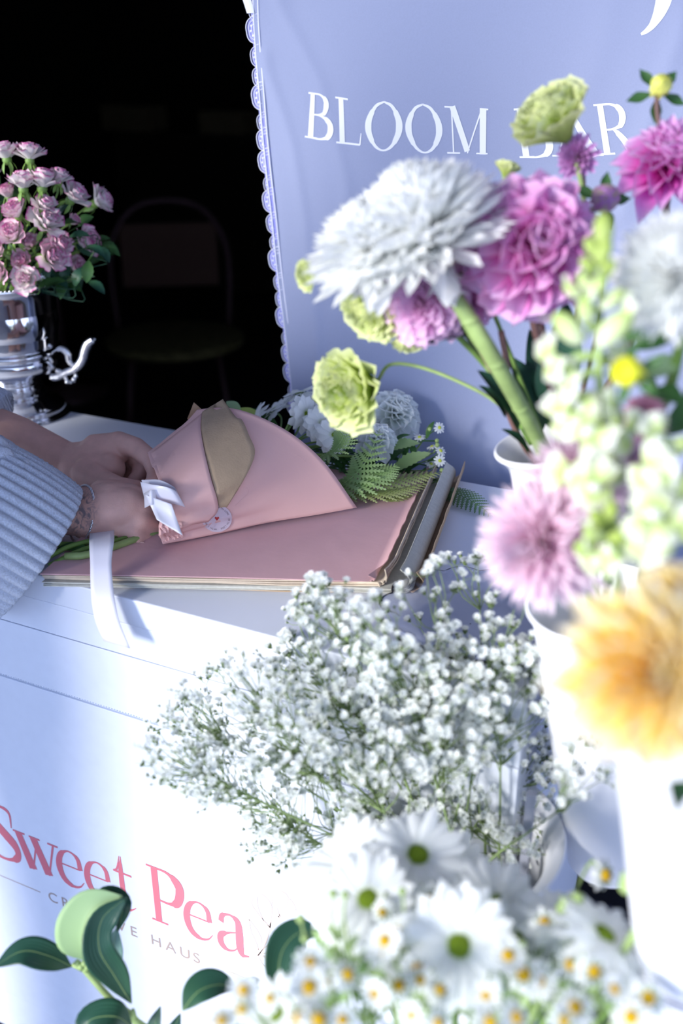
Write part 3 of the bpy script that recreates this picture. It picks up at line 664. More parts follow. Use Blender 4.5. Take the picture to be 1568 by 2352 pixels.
# fern fronds
nf = look(0, 0, 0, (-.1, .75, .65))
FR = [(((730, 1130, 1.33), (790, 1110, 1.30), (840, 1060, 1.31), (872, 985, 1.34)), .042, 'light green fern frond reaching up to the lime bloom', G_FERN, .95),
      (((720, 1060, 1.34), (760, 1040, 1.31), (785, 1010, 1.31), (800, 975, 1.32)), .033, 'shorter fern frond closest to the pink wrapping edge', G_FERN, .95),
      (((740, 1125, 1.31), (820, 1115, 1.29), (870, 1090, 1.30), (912, 1068, 1.31)), .036, 'yellow-green fern frond below the tallest frond', G_FERN, .8),
      (((760, 1135, 1.31), (850, 1135, 1.29), (920, 1125, 1.30), (985, 1110, 1.32)), .032, 'olive fern frond lying low over the pink paper', G_FERN2, .7),
      (((770, 1150, 1.31), (840, 1152, 1.30), (900, 1145, 1.30), (962, 1135, 1.31)), .026, 'lowest olive fern frond touching the pink paper', G_FERN2, .6),
      (((790, 1120, 1.32), (870, 1110, 1.31), (950, 1095, 1.33), (1010, 1085, 1.35)), .030, 'olive fern frond in the middle of the greenery', G_FERN2, .75),
      (((1015, 1122, 1.36), (1050, 1135, 1.335), (1090, 1155, 1.31), (1132, 1186, 1.29)), .027, 'dark green fern tip hanging over the bare cart top', mat('fern_dark', (.075, .17, .06), .5), .9)]
for i, (P_, w_, lb, m_, an) in enumerate(FR):
    pts = [pt(*q) for q in P_]
    nn = nf if i != 3 and i != 4 else look(0, 0, 0, (0, .9, .45))
    g = G(); fernG(g, [tuple(p) for p in pts], w_, nn, 13 if i < 6 else 11, ang=an)
    o = thing('fern_frond', lb, 'fern', pts[0]); part('frond', g, m_, o)
# rounded green leaves and side foliage
for i, (a_, b_, w_, m_, lb) in enumerate((((552, 948, 1.42), (520, 922, 1.44), .016, G_UND, 'pale green leaf tip behind the kraft flap'), ((600, 960, 1.42), (545, 938, 1.43), .014, mat('lime_leaf', (.38, .48, .10), .5), 'lime leaf along the top of the wrapping'),
        ((640, 985, 1.41), (575, 938, 1.44), .016, G_LEAF, 'mid green leaf between the wrapping and the left daisies'), ((880, 1035, 1.37), (965, 1018, 1.38), .026, G_FERN, 'lobed mint green leaf right of the tall fern'),
        ((900, 1085, 1.36), (990, 1040, 1.37), .026, G_FERN, 'lobed green leaf below the mint one'), ((930, 1020, 1.40), (895, 1060, 1.37), .02, G_LEAF, 'dark leaf under the white dahlia'),
        ((1000, 1105, 1.37), (1030, 1112, 1.35), .018, G_FERN, 'small round bright leaf at the start of the hanging fern tip'))):
    g = G(); leafG(g, pt(*a_), pt(*b_), w_, nf, .08, .2, serr=.12 if i in (3, 4) else 0, nu=18)
    g.tube([pt(*a_), pt(a_[0]-20, a_[1]+14, a_[2]+.01)], .0012, 5)
    solo('leaf', g, m_, lb, 'leaf')
# dark tangle of stems beneath
rd = random.Random(5)
for k in range(16):
    x0, y0 = rd.uniform(640, 760), rd.uniform(1030, 1120); x1, y1 = rd.uniform(800, 1010), rd.uniform(1010, 1130)
    g = G(); g.tube([pt(x0, y0, 1.40), pt((x0+x1)/2, (y0+y1)/2-10, 1.385), pt(x1, y1, 1.38)], .0011, 5, n=8)
    for q in range(5):
        f = .35+.14*q; p = pt(x0+(x1-x0)*f, y0+(y1-y0)*f-6, 1.385); leafG(g, p, p+look(0, 0, 0, (rd.uniform(.2, 1), rd.uniform(-.8, .9), .2))*.028, .010, nf, .1, nu=7, nv=3)
    solo('filler_sprig', g, G_LEAF, 'dark leafy sprig inside the bouquet behind the fern', 'foliage', 'dark leafy sprigs in the bouquet')
# chamomile sprigs of the bouquet
fw = daisyG(.0085, 11, 1, .34, 21, .1).mesh('petals', W_PET); fd = discG(.0026, .6, 2, 14).mesh('disc', mat('green_yellow_disc', (.45, .52, .06), .8))
for (x, y, t, ax, lb) in ((1009, 982, 1.38, (.3, .2, .9), 'tiny white chamomile at the far right tip of the bouquet'), (963, 1004, 1.385, (-.1, .6, .5), 'tiny white chamomile above the mint leaf'), (1012, 1035, 1.37, (.4, .4, .7), 'tiny white chamomile at the right, upper of a pair'),
        (1010, 1058, 1.365, (.1, .2, .9), 'tiny white chamomile at the right, lower of a pair'), (992, 1025, 1.385, (-.3, .8, .3), 'tiny white chamomile behind the right pair'), (1022, 1093, 1.36, (.3, .3, .8), 'lowest tiny white chamomile near the paper stack'),
        (990, 1065, 1.38, (.2, .5, .6), 'tiny white chamomile in the shade below the right pair')):
    h = pt(x, y, t); a = look(0, 0, 0, ax); stemmed('chamomile', lb, 'flower', h, pt(900, 1075, 1.38), a, [('petals', fw, None), ('disc', fd, None)], pt(900+(x-960)*.3, 1080, 1.39), .0007, mid=[h-a*.01, pt(x-30, y+22, t+.01)], spin=x)
for (x, y, t) in ((987, 986, 1.38), (1004, 1022, 1.37), (1014, 1080, 1.36), (1003, 1012, 1.38)):
    h = pt(x, y, t); g = G(); g.ball(tuple(h), .0032, 5); g.tube([h, pt(x-12, y+20, t+.01), pt(930, 1075, 1.39)], .0006, 5, n=8); solo('chamomile_bud', g, G_STEML, 'small round green chamomile bud at the right of the bouquet', 'bud', 'green buds at the right of the bouquet')
# stem ends sticking out behind the near hand
for i, (a_, b_, r) in enumerate((((112, 1300, 1.14), (205, 1258, 1.16), .0032), ((100, 1285, 1.15), (190, 1246, 1.17), .003), ((150, 1278, 1.145), (215, 1270, 1.15), .0045), ((120, 1250, 1.18), (212, 1248, 1.18), .0035))):
    g = G(); g.tube([pt(*a_), pt(*b_), pt(380, 1215, 1.22)], r, 9, n=10); solo('cut_stem', g, G_STEML if i == 2 else G_STEM, ('long dark green cut stem reaching out below the cuff', 'thin green cut stem above the longest one', 'thick pale green stub of a stem beside the hanging ribbon', 'short green stem under the bracelet')[i], 'stem')
for i, (a_, b_, w_) in enumerate((((205, 1262, 1.165), (128, 1262, 1.17), .016), ((210, 1258, 1.16), (160, 1290, 1.15), .010))):
    g = G(); leafG(g, pt(*a_), pt(*b_), w_, nf, .08); solo('leaf', g, G_LEAF, ('broad dark green leaf between the cuff and the ribbon', 'small green leaf on the cut stems')[i], 'leaf')

# ================================================================ ribbon
RB = mat('satin_ribbon', (.80, .78, .85), .32, spec=.6, sheen=.3)
rb = thing('satin_ribbon', 'white satin ribbon in a bow, one end hanging over the cart edge', 'ribbon', onz(380, 1200, PZ))
rowsL = [(207, 1222, 1.205), (205, 1245, 1.130), (207, 1290, 1.104), (208, 1340, 1.092), (211, 1385, 1.088), (220, 1430, 1.092), (238, 1472, 1.098)]
rowsR = [(262, 1212, 1.205), (262, 1240, 1.130), (256, 1290, 1.104), (259, 1340, 1.092), (265, 1385, 1.085), (275, 1430, 1.086), (299, 1489, 1.090)]
a_, b_ = cat([tuple(pt(*p)) for p in rowsL], 30), cat([tuple(pt(*p)) for p in rowsR], 30)
g = G(); g.grid([[tuple(Vector(x).lerp(Vector(y), k/5)) for k in range(6)] for x, y in zip(a_, b_)]); q = part('tail', g, RB, rb); q.modifiers.new('t', 'SOLIDIFY').thickness = .0005
def strip(ctr, w_, name, up=(0, 1, 0)):
    """ctr: (px, py, t, half-width vector in photo terms)"""
    C_ = cat([tuple(pt(c[0], c[1], c[2]))+tuple(look(0, 0, 0, c[3])) for c in ctr], 8*len(ctr)); g = G()
    g.grid([[tuple(Vector(c[:3])+Vector(c[3:]).normalized()*w_*k) for k in (-.5, -.17, .17, .5)] for c in C_]); o = part(name, g, RB, rb); o.modifiers.new('t', 'SOLIDIFY').thickness = .0005
def bt(x, y, l): return (onwrap(x, y, l)-CAM).dot(FW)
t0 = min(bt(395, 1140, .012), 1.185)
strip([(328, 1128, t0+.012, (-.1, .8, .5)), (352, 1134, t0-.002, (-.1, .8, .5)), (382, 1136, t0-.008, (-.15, .7, .6)), (404, 1142, t0-.006, (-.25, .7, .6)), (414, 1146, t0+.004, (-.3, .7, .6)), (404, 1136, t0+.014, (-.2, .7, .6)), (370, 1124, t0+.018, (-.1, .8, .5)), (330, 1124, t0+.020, (-.1, .8, .5))], .025, 'loop')
q4 = [(334, 1136), (394, 1158), (419, 1230), (360, 1194)]; rows = []
for i in range(12):
    v = i/11; r_ = []
    for j in range(6):
        u = j/5; x = (q4[0][0]*(1-u)+q4[1][0]*u)*(1-v)+(q4[3][0]*(1-u)+q4[2][0]*u)*v; y = (q4[0][1]*(1-u)+q4[1][1]*u)*(1-v)+(q4[3][1]*(1-u)+q4[2][1]*u)*v
        r_.append(tuple(pt(x, y, t0-.012+.003*math.sin(v*4)+.002*math.sin(u*3))))
    rows.append(r_)
g = G(); g.grid(rows); q = part('short_end', g, RB, rb); q.modifiers.new('t', 'SOLIDIFY').thickness = .0005
strip([(332, 1150, t0+.004, (0, 1, .2)), (346, 1143, t0-.012, (0, 1, .2)), (358, 1141, t0-.004, (0, 1, .2))], .017, 'knot')

# ================================================================ the person
SKIN = mat('skin', (.68, .40, .33), .55, noise=.10, nscale=60, bump=.12, bscale=500, sub=.08)
def tattoo(m, c, ax):
    t = m.node_tree; b = t.nodes['Principled BSDF']; src = b.inputs['Base Color'].links[0].from_socket
    co = t.nodes.new('ShaderNodeTexCoord'); s_ = t.nodes.new('ShaderNodeVectorMath'); s_.operation = 'DISTANCE'; s_.inputs[1].default_value = c
    t.links.new(co.outputs['Object'], s_.inputs[0])
    r = t.nodes.new('ShaderNodeMapRange'); r.inputs[1].default_value = .020; r.inputs[2].default_value = .036; r.inputs[3].default_value = 1; r.inputs[4].default_value = 0
    t.links.new(s_.outputs['Value'], r.inputs[0])
    n = t.nodes.new('ShaderNodeTexNoise'); n.inputs['Scale'].default_value = 70; n.inputs['Distortion'].default_value = 2.5; t.links.new(co.outputs['Object'], n.inputs['Vector'])
    q = t.nodes.new('ShaderNodeValToRGB'); q.color_ramp.elements[0].position = .44; q.color_ramp.elements[1].position = .60; q.color_ramp.elements[0].color = (0, 0, 0, 1); q.color_ramp.elements[1].color = (.75, .75, .75, 1)
    t.links.new(n.outputs['Fac'], q.inputs[0]); mu = t.nodes.new('ShaderNodeMath'); mu.operation = 'MULTIPLY'; t.links.new(r.outputs[0], mu.inputs[0]); t.links.new(q.outputs[0], mu.inputs[1])
    mx = t.nodes.new('ShaderNodeMix'); mx.data_type = 'RGBA'; mx.inputs[7].default_value = (.10, .12, .16, 1); t.links.new(mu.outputs[0], mx.inputs[0]); t.links.new(src, mx.inputs[6]); t.links.new(mx.outputs[2], b.inputs['Base Color'])
BODY = onz(-560, 1240, 0); BODY = Vector((-1.12, -.60, 0))
per = thing('person', 'person in a pale blue cable-knit sweater tying a ribbon round the bouquet', 'person', BODY)
def cap(g, a, b, ra, rb, n=9):
    """tapered capsule"""
    a, b = Vector(a), Vector(b); L = (b-a).length
    if L < 1e-5: g.ball(tuple(a), ra, 8); return
    d = (b-a)/L; prof = [(max(1e-4, ra*math.sin(math.pi/2*i/6)), -ra*math.cos(math.pi/2*i/6)) for i in range(7)]+[(max(1e-4, rb*math.cos(math.pi/2*i/6)), L+rb*math.sin(math.pi/2*i/6)) for i in range(7)]
    g.lathe(prof, 20, M=frame(a, d))
g = G()
def chain(pts):
    q = [(pt(x, y, t), r) for x, y, t, r in pts]
    for (a, ra), (b, rb_) in zip(q, q[1:]): cap(g, a, b, ra, rb_)
SH_L, SH_R = BODY+Vector((-.08, .15, 1.40)), BODY+Vector((.10, -.13, 1.38))
EL_F, EL_N = pt(-330, 880, 1.36), pt(-330, 1040, 1.16)
# --- far arm
wF = pt(150, 1060, 1.36)
cap(g, SH_L, EL_F, .052, .042); cap(g, EL_F, pt(40, 1012, 1.375), .042, .034); cap(g, pt(40, 1012, 1.375), wF, .034, .0275)
chain([(150, 1062, 1.36, .0265), (195, 1062, 1.355, .029), (232, 1052, 1.35, .031), (262, 1034, 1.345, .022)])
chain([(180, 1080, 1.345, .026), (225, 1082, 1.335, .028), (250, 1075, 1.33, .022)])
chain([(230, 1040, 1.35, .028), (272, 1018, 1.345, .0165), (312, 1028, 1.32, .0138), (347, 1056, 1.295, .0125), (358, 1084, 1.28, .0115), (353, 1106, 1.265, .0103), (344, 1116, 1.26, .009)])      # index
chain([(225, 1050, 1.36, .026), (268, 1038, 1.375, .0135), (302, 1048, 1.375, .0115), (322, 1072, 1.36, .011), (318, 1094, 1.345, .0105), (305, 1106, 1.335, .0095)])   # middle
chain([(225, 1060, 1.37, .024), (262, 1056, 1.395, .012), (292, 1066, 1.395, .011), (305, 1086, 1.38, .0102), (300, 1104, 1.365, .0092)])   # ring
chain([(215, 1075, 1.37, .022), (252, 1078, 1.400, .011), (275, 1088, 1.400, .0095), (286, 1104, 1.385, .0088), (283, 1118, 1.372, .008)])  # little
chain([(205, 1088, 1.325, .024), (238, 1108, 1.300, .0165), (272, 1118, 1.275, .0135), (305, 1122, 1.262, .0115), (330, 1126, 1.26, .0098)])  # thumb
# --- near arm
cap(g, SH_R, EL_N, .052, .043); cap(g, EL_N, pt(60, 1158, 1.215), .043, .033); cap(g, pt(60, 1158, 1.215), pt(178, 1180, 1.215), .033, .0275)
chain([(178, 1180, 1.215, .0270), (215, 1180, 1.215, .030), (255, 1176, 1.21, .033), (290, 1172, 1.21, .030)])
chain([(200, 1165, 1.22, .026), (262, 1150, 1.215, .024), (300, 1148, 1.215, .020)])
chain([(200, 1200, 1.21, .022), (262, 1212, 1.205, .022), (300, 1218, 1.205, .016)])
for (x, y, t, r, x2, y2, t2, x3, y3, t3, x4, y4, t4) in (
        (312, 1146, 1.215, .0165, 340, 1152, 1.235, 346, 1160, 1.262, 322, 1166, 1.275),
        (322, 1170, 1.205, .0165, 350, 1182, 1.225, 352, 1192, 1.255, 328, 1192, 1.270),
        (322, 1196, 1.200, .0155, 350, 1212, 1.215, 350, 1222, 1.245, 326, 1216, 1.260),
        (308, 1220, 1.198, .0140, 332, 1240, 1.205, 338, 1250, 1.228, 312, 1244, 1.243)):
    chain([(255, y*.8+1176*.2, 1.21, .024), (x, y, t, r), (x2, y2, t2, r*.83), (x3, y3, t3, r*.74), (x4, y4, t4, r*.62)])
chain([(240, 1140, 1.235, .022), (280, 1128, 1.252, .0150), (312, 1124, 1.26, .0125), (338, 1130, 1.262, .0105)])    # thumb
# fingertip of the little finger showing below
chain([(296, 1240, 1.198, .0125), (318, 1250, 1.195, .0105), (330, 1256, 1.196, .0088)])
# --- torso, neck, head, legs (outside the picture, but they stand in the light)
B = BODY
cap(g, B+Vector((.0, 0, .95)), B+Vector((.01, 0, 1.15)), .135, .12); cap(g, B+Vector((.01, 0, 1.15)), B+Vector((.02, 0, 1.34)), .13, .13)
cap(g, B+Vector((.02, .12, 1.37)), B+Vector((.03, -.12, 1.37)), .075, .075); cap(g, B+Vector((.03, 0, 1.40)), B+Vector((.07, 0, 1.52)), .055, .05)
cap(g, B+Vector((.10, 0, 1.60)), B+Vector((.09, 0, 1.66)), .078, .088); cap(g, B+Vector((.15, 0, 1.54)), B+Vector((.13, 0, 1.60)), .035, .06)
cap(g, B+Vector((.185, 0, 1.60)), B+Vector((.19, 0, 1.585)), .012, .014)
for s_ in (-1, 1):
    cap(g, B+Vector((.0, .08*s_, .92)), B+Vector((.02, .10*s_, .50)), .088, .055); cap(g, B+Vector((.02, .10*s_, .50)), B+Vector((-.02, .10*s_, .09)), .052, .034)
    cap(g, B+Vector((-.03, .10*s_, .035)), B+Vector((.14, .11*s_, .03)), .034, .028); cap(g, B+Vector((.10, .083*s_, 1.62)), B+Vector((.10, .09*s_, 1.60)), .014, .012)
body = part('body', g, SKIN, per)
m = body.modifiers.new('r', 'REMESH'); m.mode = 'VOXEL'; m.voxel_size = .0022; m.use_smooth_shade = True
m = body.modifiers.new('s', 'SMOOTH'); m.factor = .5; m.iterations = 4
tattoo(SKIN, tuple(pt(168, 1172, 1.185)-BODY), None)
# nail on the visible fingertip
g = G(); g.ball((0, 0, 0), 1, 6, sc=(.0045, .0058, .0016), M=frame(pt(327, 1252, 1.185), look(0, 0, 0, (-.1, .3, 1)), up=look(0, 0, 0, (1, -.4, 0)))); part('fingernail', g, mat('nail', (.62, .40, .37), .3), per)
# hair, trousers, shoes
g = G(); g.ball(tuple(B+Vector((.065, 0, 1.665))), .112, 12, sc=(.95, .88, 1)); g.lathe([(.09, .0), (.10, -.08), (.105, -.2), (.08, -.30), (.01, -.31)], 24, M=Matrix.Translation(B+Vector((.02, 0, 1.68)))); part('hair', g, mat('brown_hair', (.06, .035, .02), .6, noise=.3, nscale=80), per)
g = G()
for s_ in (-1, 1): g.tube([B+Vector((0, .075*s_, .98)), B+Vector((.0, .085*s_, .88)), B+Vector((.02, .10*s_, .50)), B+Vector((-.02, .10*s_, .09))], [.11, .112, .075, .06], 20, n=20)
part('trousers', g, mat('denim', (.05, .07, .14), .9, noise=.2, nscale=300), per)
for s_ in (-1, 1):
    g = G(); g.ball(tuple(B+Vector((.05, .105*s_, .045))), .05, 10, sc=(2.7, 1, .95)); part('shoe', g, WHT, per)
# sweater
KN = mat('knit_wool', (.56, .62, .76), .95, noise=.30, nscale=700, bump=.9, bscale=1200, sheen=.5)
KND = KN
def knit(pts, rs, ribs, amp, n=60, seg=220, tw=0, cables=0):
    """ribbed or cabled tube"""
    c = cat([tuple(p)+(r,) for p, r in zip(pts, rs)], n); P = [Vector(x[:3]) for x in c]; rows = []
    T = [(P[min(i+1, n-1)]-P[max(i-1, 0)]).normalized() for i in range(n)]; u = T[0].orthogonal().normalized()
    for i in range(n):
        u = (u-T[i]*u.dot(T[i])).normalized(); v = T[i].cross(u); row = []
        s_ = i/(n-1)
        for k in range(seg):
            a = 2*math.pi*k/seg; r = c[i][3]
            if ribs: r += amp*(abs(math.cos(a*ribs/2))**.7-.5)+.0006*math.sin(s_*160+k)
            if cables:
                ph = (a*cables/(2*math.pi)) % 1; x = ph-.5
                if abs(x) < .36: r += amp*max(0, math.cos(x/.36*math.pi/2))*(.7+.5*math.sin(s_*cables_f+math.copysign(1.6, x)+x*9))
                else: r += .001*math.sin(k*2.2)*math.sin(s_*300)
            row.append(tuple(P[i]+(u*math.cos(a)+v*math.sin(a))*r))
        rows.append(row)
    return rows
cables_f = 55
sw = G()
sw.tube([B+Vector((0, 0, .90)), B+Vector((0, 0, 1.05)), B+Vector((.01, 0, 1.25)), B+Vector((.02, 0, 1.38)), B+Vector((.03, 0, 1.45)), B+Vector((.05, 0, 1.50))], [.165, .16, .165, .16, .085, .07], 40, n=30)
part('sweater_body', sw, KN, per)
# near sleeve: cabled sleeve and wide ribbed cuff, turned back
cA, cB = pt(-85, 1168, 1.150), pt(76, 1268, 1.185)
ax = (cB-cA).normalized(); cA2 = cA+(cB-cA)*.0
g = G(); g.grid(knit([SH_R+Vector((0, 0, .01)), (SH_R+EL_N)/2+Vector((0, 0, -.01)), EL_N, pt(-180, 1095, 1.145), cA+ax*.03], [.09, .088, .088, .086, .082], 0, .012, 110, 260, cables=7), wrap=True); part('sleeve', g, KN, per)
g = G(); rows = knit([cA-ax*.002, cA.lerp(cB, .33), cA.lerp(cB, .66), cB, cB+ax*.005, cB+ax*.001, cB-ax*.03], [.090, .0935, .0945, .0925, .087, .082, .077], 46, .0062, 56, 46*8); g.grid(rows, wrap=True); part('cuff', g, KN, per, label='wide ribbed turned-back cuff of the near sleeve')
# far sleeve
dA, dB = pt(-130, 940, 1.38), pt(-8, 978, 1.385)
g = G(); g.grid(knit([SH_L+Vector((0, 0, .01)), (SH_L+EL_F)/2, EL_F, dA], [.088, .075, .066, .058], 0, .008, 80, 200, cables=6), wrap=True); part('sleeve', g, KN, per)
dx = (dB-dA).normalized()
g = G(); g.grid(knit([dA-dx*.01, dA.lerp(dB, .5), dB, dB+dx*.003, dB-dx*.012], [.058, .054, .050, .046, .042], 40, .004, 30, 320), wrap=True); part('cuff', g, KN, per, label='ribbed cuff of the far sleeve')
# bracelet
C0 = pt(187, 1181, 1.212); e_y = look(0, 0, 0, (.10, 1, 0)); e_x = look(0, 0, 0, (.78, .05, 1.0))
g = G(); N = 150
pp = [C0+e_y*(math.sin(a)*.0355)+e_x*(math.cos(a)*.0365) for a in (2*math.pi*k/N for k in range(N))]
for k in range(N):
    d = (pp[(k+1) % N]-pp[k]).normalized(); g.ball((0, 0, 0), .0019, 4, sc=(1, .7, 1), M=frame(pp[k], d, spin=k*.9))
part('bracelet', g, mat('silver_chain', (.72, .72, .74), .3, .9), per, label='thin silver chain bracelet on the near wrist')
# ================================================================ silver urn of spray roses
UC = onz(45, 948, .9502)
urn = thing('silver_urn', 'polished silver urn with scroll handles on the back of the cart', 'urn', UC)
M = Matrix.Translation(UC)
def bead(g, r, z, n, br):
    for k in range(n): g.ball((r*math.cos(2*math.pi*k/n), r*math.sin(2*math.pi*k/n), z), br, 4, M=M)
g = G(); g.lathe(cat([(.0005, 0), (.079, 0), (.0795, .004), (.078, .008), (.0755, .010), (.0765, .013), (.074, .018), (.062, .024), (.050, .030), (.046, .034)], 60), 64, M=M); part('foot', g, SILV, urn)
g = G(); g.lathe(cat([(.046, .034), (.050, .037), (.046, .041), (.042, .044), (.045, .047), (.042, .050), (.040, .054), (.044, .058), (.047, .061)], 50), 64, M=M); part('stem_collar', g, SILV, urn)
g = G(); g.lathe(cat([(.047, .061), (.062, .070), (.073, .080), (.079, .090), (.079, .098), (.0765, .104), (.081, .108), (.081, .113), (.077, .117), (.078, .124), (.0795, .15), (.081, .185), (.0835, .208), (.089, .214)], 110), 72, M=M)
g.lathe(cat([(.089, .214), (.097, .2175), (.0985, .2205), (.096, .222), (.083, .219), (.079, .20), (.075, .13), (.0005, .122)], 50), 72, M=M); part('bowl', g, SILV, urn)
g = G(); bead(g, .0970, .2225, 100, .0022); part('beaded_rim', g, SILV, urn)
g = G(); bead(g, .0760, .0105, 90, .0012); part('beaded_foot', g, SILVB, urn)
ax = math.atan2(RT.y, RT.x)-.15
for s_ in (0, math.pi):
    R_ = M @ Matrix.Rotation(ax+s_, 4, 'Z')
    g = G(); g.tube([R_@Vector(p) for p in ((.064, 0, .066), (.074, 0, .066), (.090, 0, .074), (.108, 0, .082), (.121, 0, .095), (.128, 0, .112), (.135, 0, .124), (.144, 0, .131))], [.006, .0075, .0068, .0072, .0078, .0080, .0078, .006], 16, n=46)
    h = part('handle', g, SILVB, urn)
    g = G(); g.tube([R_@Vector(p) for p in ((.080, 0, .112), (.090, 0, .114), (.098, 0, .106), (.099, 0, .094), (.106, 0, .086))], [.004, .006, .0065, .0055, .004], 12, n=24)
    for k in range(14): g.ball(tuple(R_@Vector((.070+k*.003, .006*math.sin(k*1.4), .068+.010*math.sin(k*.5)))), .0042, 5)
    for k in range(10): g.ball(tuple(R_@Vector((.123+k*.0022, .006*math.cos(k*2.1), .106+k*.0026))), .0040, 5)
    part('handle_scroll', g, SILVB, h)
# roses
def roseG(R, seed=0, openness=1.0, ruf=.05):
    rnd = random.Random(seed); g = G(); n = 24
    for k in range(n):
        q = k/(n-1)              # 0 outside
        r = R*(.52-.46*q); el = (1.05-.75*openness*(1-q)**1.5)+.25*q
        L = R*(1.0+.05*q)*rnd.uniform(.92, 1.05); Wd = R*(1.15-.72*q)
        p = petal(L, Wd, 'fan', (.15, .95*q-.55*(1-q)*openness), .35+.5*q, 7, 7, ruf, k+seed, .45)
        padd(g, p, PM(k*GA+rnd.uniform(-.2, .2), el, r*.55, -R*.05+R*.10*q, 1, rnd.uniform(-.15, .15)))
    return g
rm = [roseG(.020, s_, o_).mesh('petals', [P_ROS, P_ROS2][k_]) for s_, o_, k_ in ((1, .5, 0), (2, .78, 1), (3, .3, 0), (4, .85, 1), (5, .6, 0))]
rc = G(); rc.ball((0, 0, -.003), .0065, 6, sc=(1, 1, 1.1))
for i in range(5): padd(rc, petal(.018, .006, 'point', (-.6, -.7), .2, 6, 3), PM(i*1.257, -.2, .004, -.004))
rcm = rc.mesh('calyx', G_STEM)
ctr = UC+Vector((0, 0, .235)); cc = pt(50, 545, 1.66)
ROS = [(15, 362, 25, 1), (68, 364, 25, 3), (53, 430, 26, 1), (97, 427, 28, 1), (135, 416, 21, 1), (165, 457, 27, 1), (222, 466, 27, 1), (40, 493, 25, 0), (103, 517, 30, 3), (33, 545, 28, 0), (112, 592, 31, 0),
       (133, 565, 25, 0), (188, 560, 31, 0), (164, 613, 25, 2), (52, 602, 23, 2), (4, 625, 29, 0), (62, 641, 24, 1), (1, 578, 24, 0), (163, 510, 15, 2), (70, 562, 20, 2), (-25, 420, 27, 1), (-38, 520, 28, 0), (-30, 600, 27, 0), (100, 480, 22, 1), (20, 450, 20, 2)]
ROS.sort(key=lambda r: r[1])
order = sorted(range(len(ROS)), key=lambda i: ROS[i][0])
HL = ['topmost', 'high', 'middle', 'low']
vis = [i for i in order if ROS[i][0] > -20]
ordn = ['first', 'second', 'third', 'fourth', 'fifth', 'sixth', 'seventh', 'eighth', 'ninth', 'tenth', 'eleventh', 'twelfth', 'thirteenth', 'fourteenth', 'fifteenth', 'sixteenth', 'seventeenth', 'eighteenth', 'nineteenth', 'twentieth',
        'twenty-first', 'twenty-second', 'twenty-third', 'twenty-fourth', 'twenty-fifth', 'twenty-sixth', 'twenty-seventh', 'twenty-eighth', 'twenty-ninth', 'thirtieth', 'thirty-first', 'thirty-second', 'thirty-third', 'thirty-fourth', 'thirty-fifth', 'thirty-sixth', 'thirty-seventh', 'thirty-eighth', 'thirty-ninth', 'fortieth', 'forty-first', 'forty-second', 'forty-third', 'forty-fourth', 'forty-fifth']
rd = random.Random(9)
for i, (x, y, R, v) in enumerate(ROS):
    dx, dy = (x-50)/120, (y-560)/170
    t = 1.655-.42*(948-y)/1300-.065*(1-dx*dx*.7-dy*dy*.3)+(0.02 if v == 2 else 0)
    h = pt(x, y, t); a = look(0, 0, 0, (dx*1.1+rd.uniform(-.15, .15), -dy*.8+.25, .95-.35*abs(dx)-.25*abs(dy)))
    if y < 440: a = look(0, 0, 0, (dx*.4, .85, .35))
    if i in [q for q in vis]:
        k = vis.index(i); lb = ('%s spray rose in the silver urn, %s from the left' % ('pale pink' if v in (0, 2) else 'white and magenta', ordn[k]))
    else: lb = 'spray rose at the hidden left side of the silver urn'
    sc = R/1500/.0158
    me = rm[[0, 1, 2, 3][v]] if v < 4 else rm[0]
    if v == 0 and i % 2: me = rm[4]
    stemmed('spray_rose', lb, 'flower', h, ctr, a, [('petals', me, None), ('calyx', rcm, None)], ctr+Vector((dx*.04, 0, -.03)), .0013, G_STEM, 'spray roses in the silver urn', mid=[h-a*.025, (h-a*.03).lerp(ctr+Vector((dx*.05, 0, .02)), .5)], scale=sc, spin=i*.8)
g0 = G()
for i in range(48):
    x, y = rd.uniform(-40, 235), rd.uniform(430, 665)
    if i < 10: x, y = rd.uniform(120, 235), rd.uniform(560, 650)
    elif i < 26: x, y = rd.uniform(-20, 180), rd.uniform(610, 668)
    if (x-60)/190+abs(y-590)/220 > 1.05: continue
    p = pt(x, y, 1.655-.42*(948-y)/1300+rd.uniform(-.05, .02)); d = look(0, 0, 0, (rd.uniform(-.4, 1.0), rd.uniform(-.4, .7), rd.uniform(-.2, .4)))
    g = G(); leafG(g, p, p+d*.034, .019, look(0, 0, 0, (rd.uniform(-.4, .4), .6, .7)), .12, .25, serr=.06, nu=12, nv=5)
    g.tube([p, p-d*.02, ctr+Vector((0, 0, -.01))], .0008, 5, n=8)
    solo('rose_leaf', g, [G_LEAF, G_DARK][i % 2], 'green rose leaf among the roses in the silver urn', 'leaf', 'rose leaves in the silver urn')
for (a_, b_, w_, lb, m_) in (((200, 612, 1.55), (262, 583, 1.54), .022, 'green leaf reaching furthest right from the silver urn', G_LEAF), ((150, 650, 1.55), (218, 636, 1.53), .024, 'grey-green leaf resting just over the urn rim', G_UND), ((180, 520, 1.53), (215, 498, 1.53), .022, 'dark leaf below the rightmost white rose', G_LEAF)):
    g = G(); leafG(g, pt(*a_), pt(*b_), w_, look(0, 0, 0, (.1, .5, .8)), .1, .3, nu=16); g.tube([pt(*a_), ctr], .0009, 5); solo('rose_leaf', g, m_, lb, 'leaf')
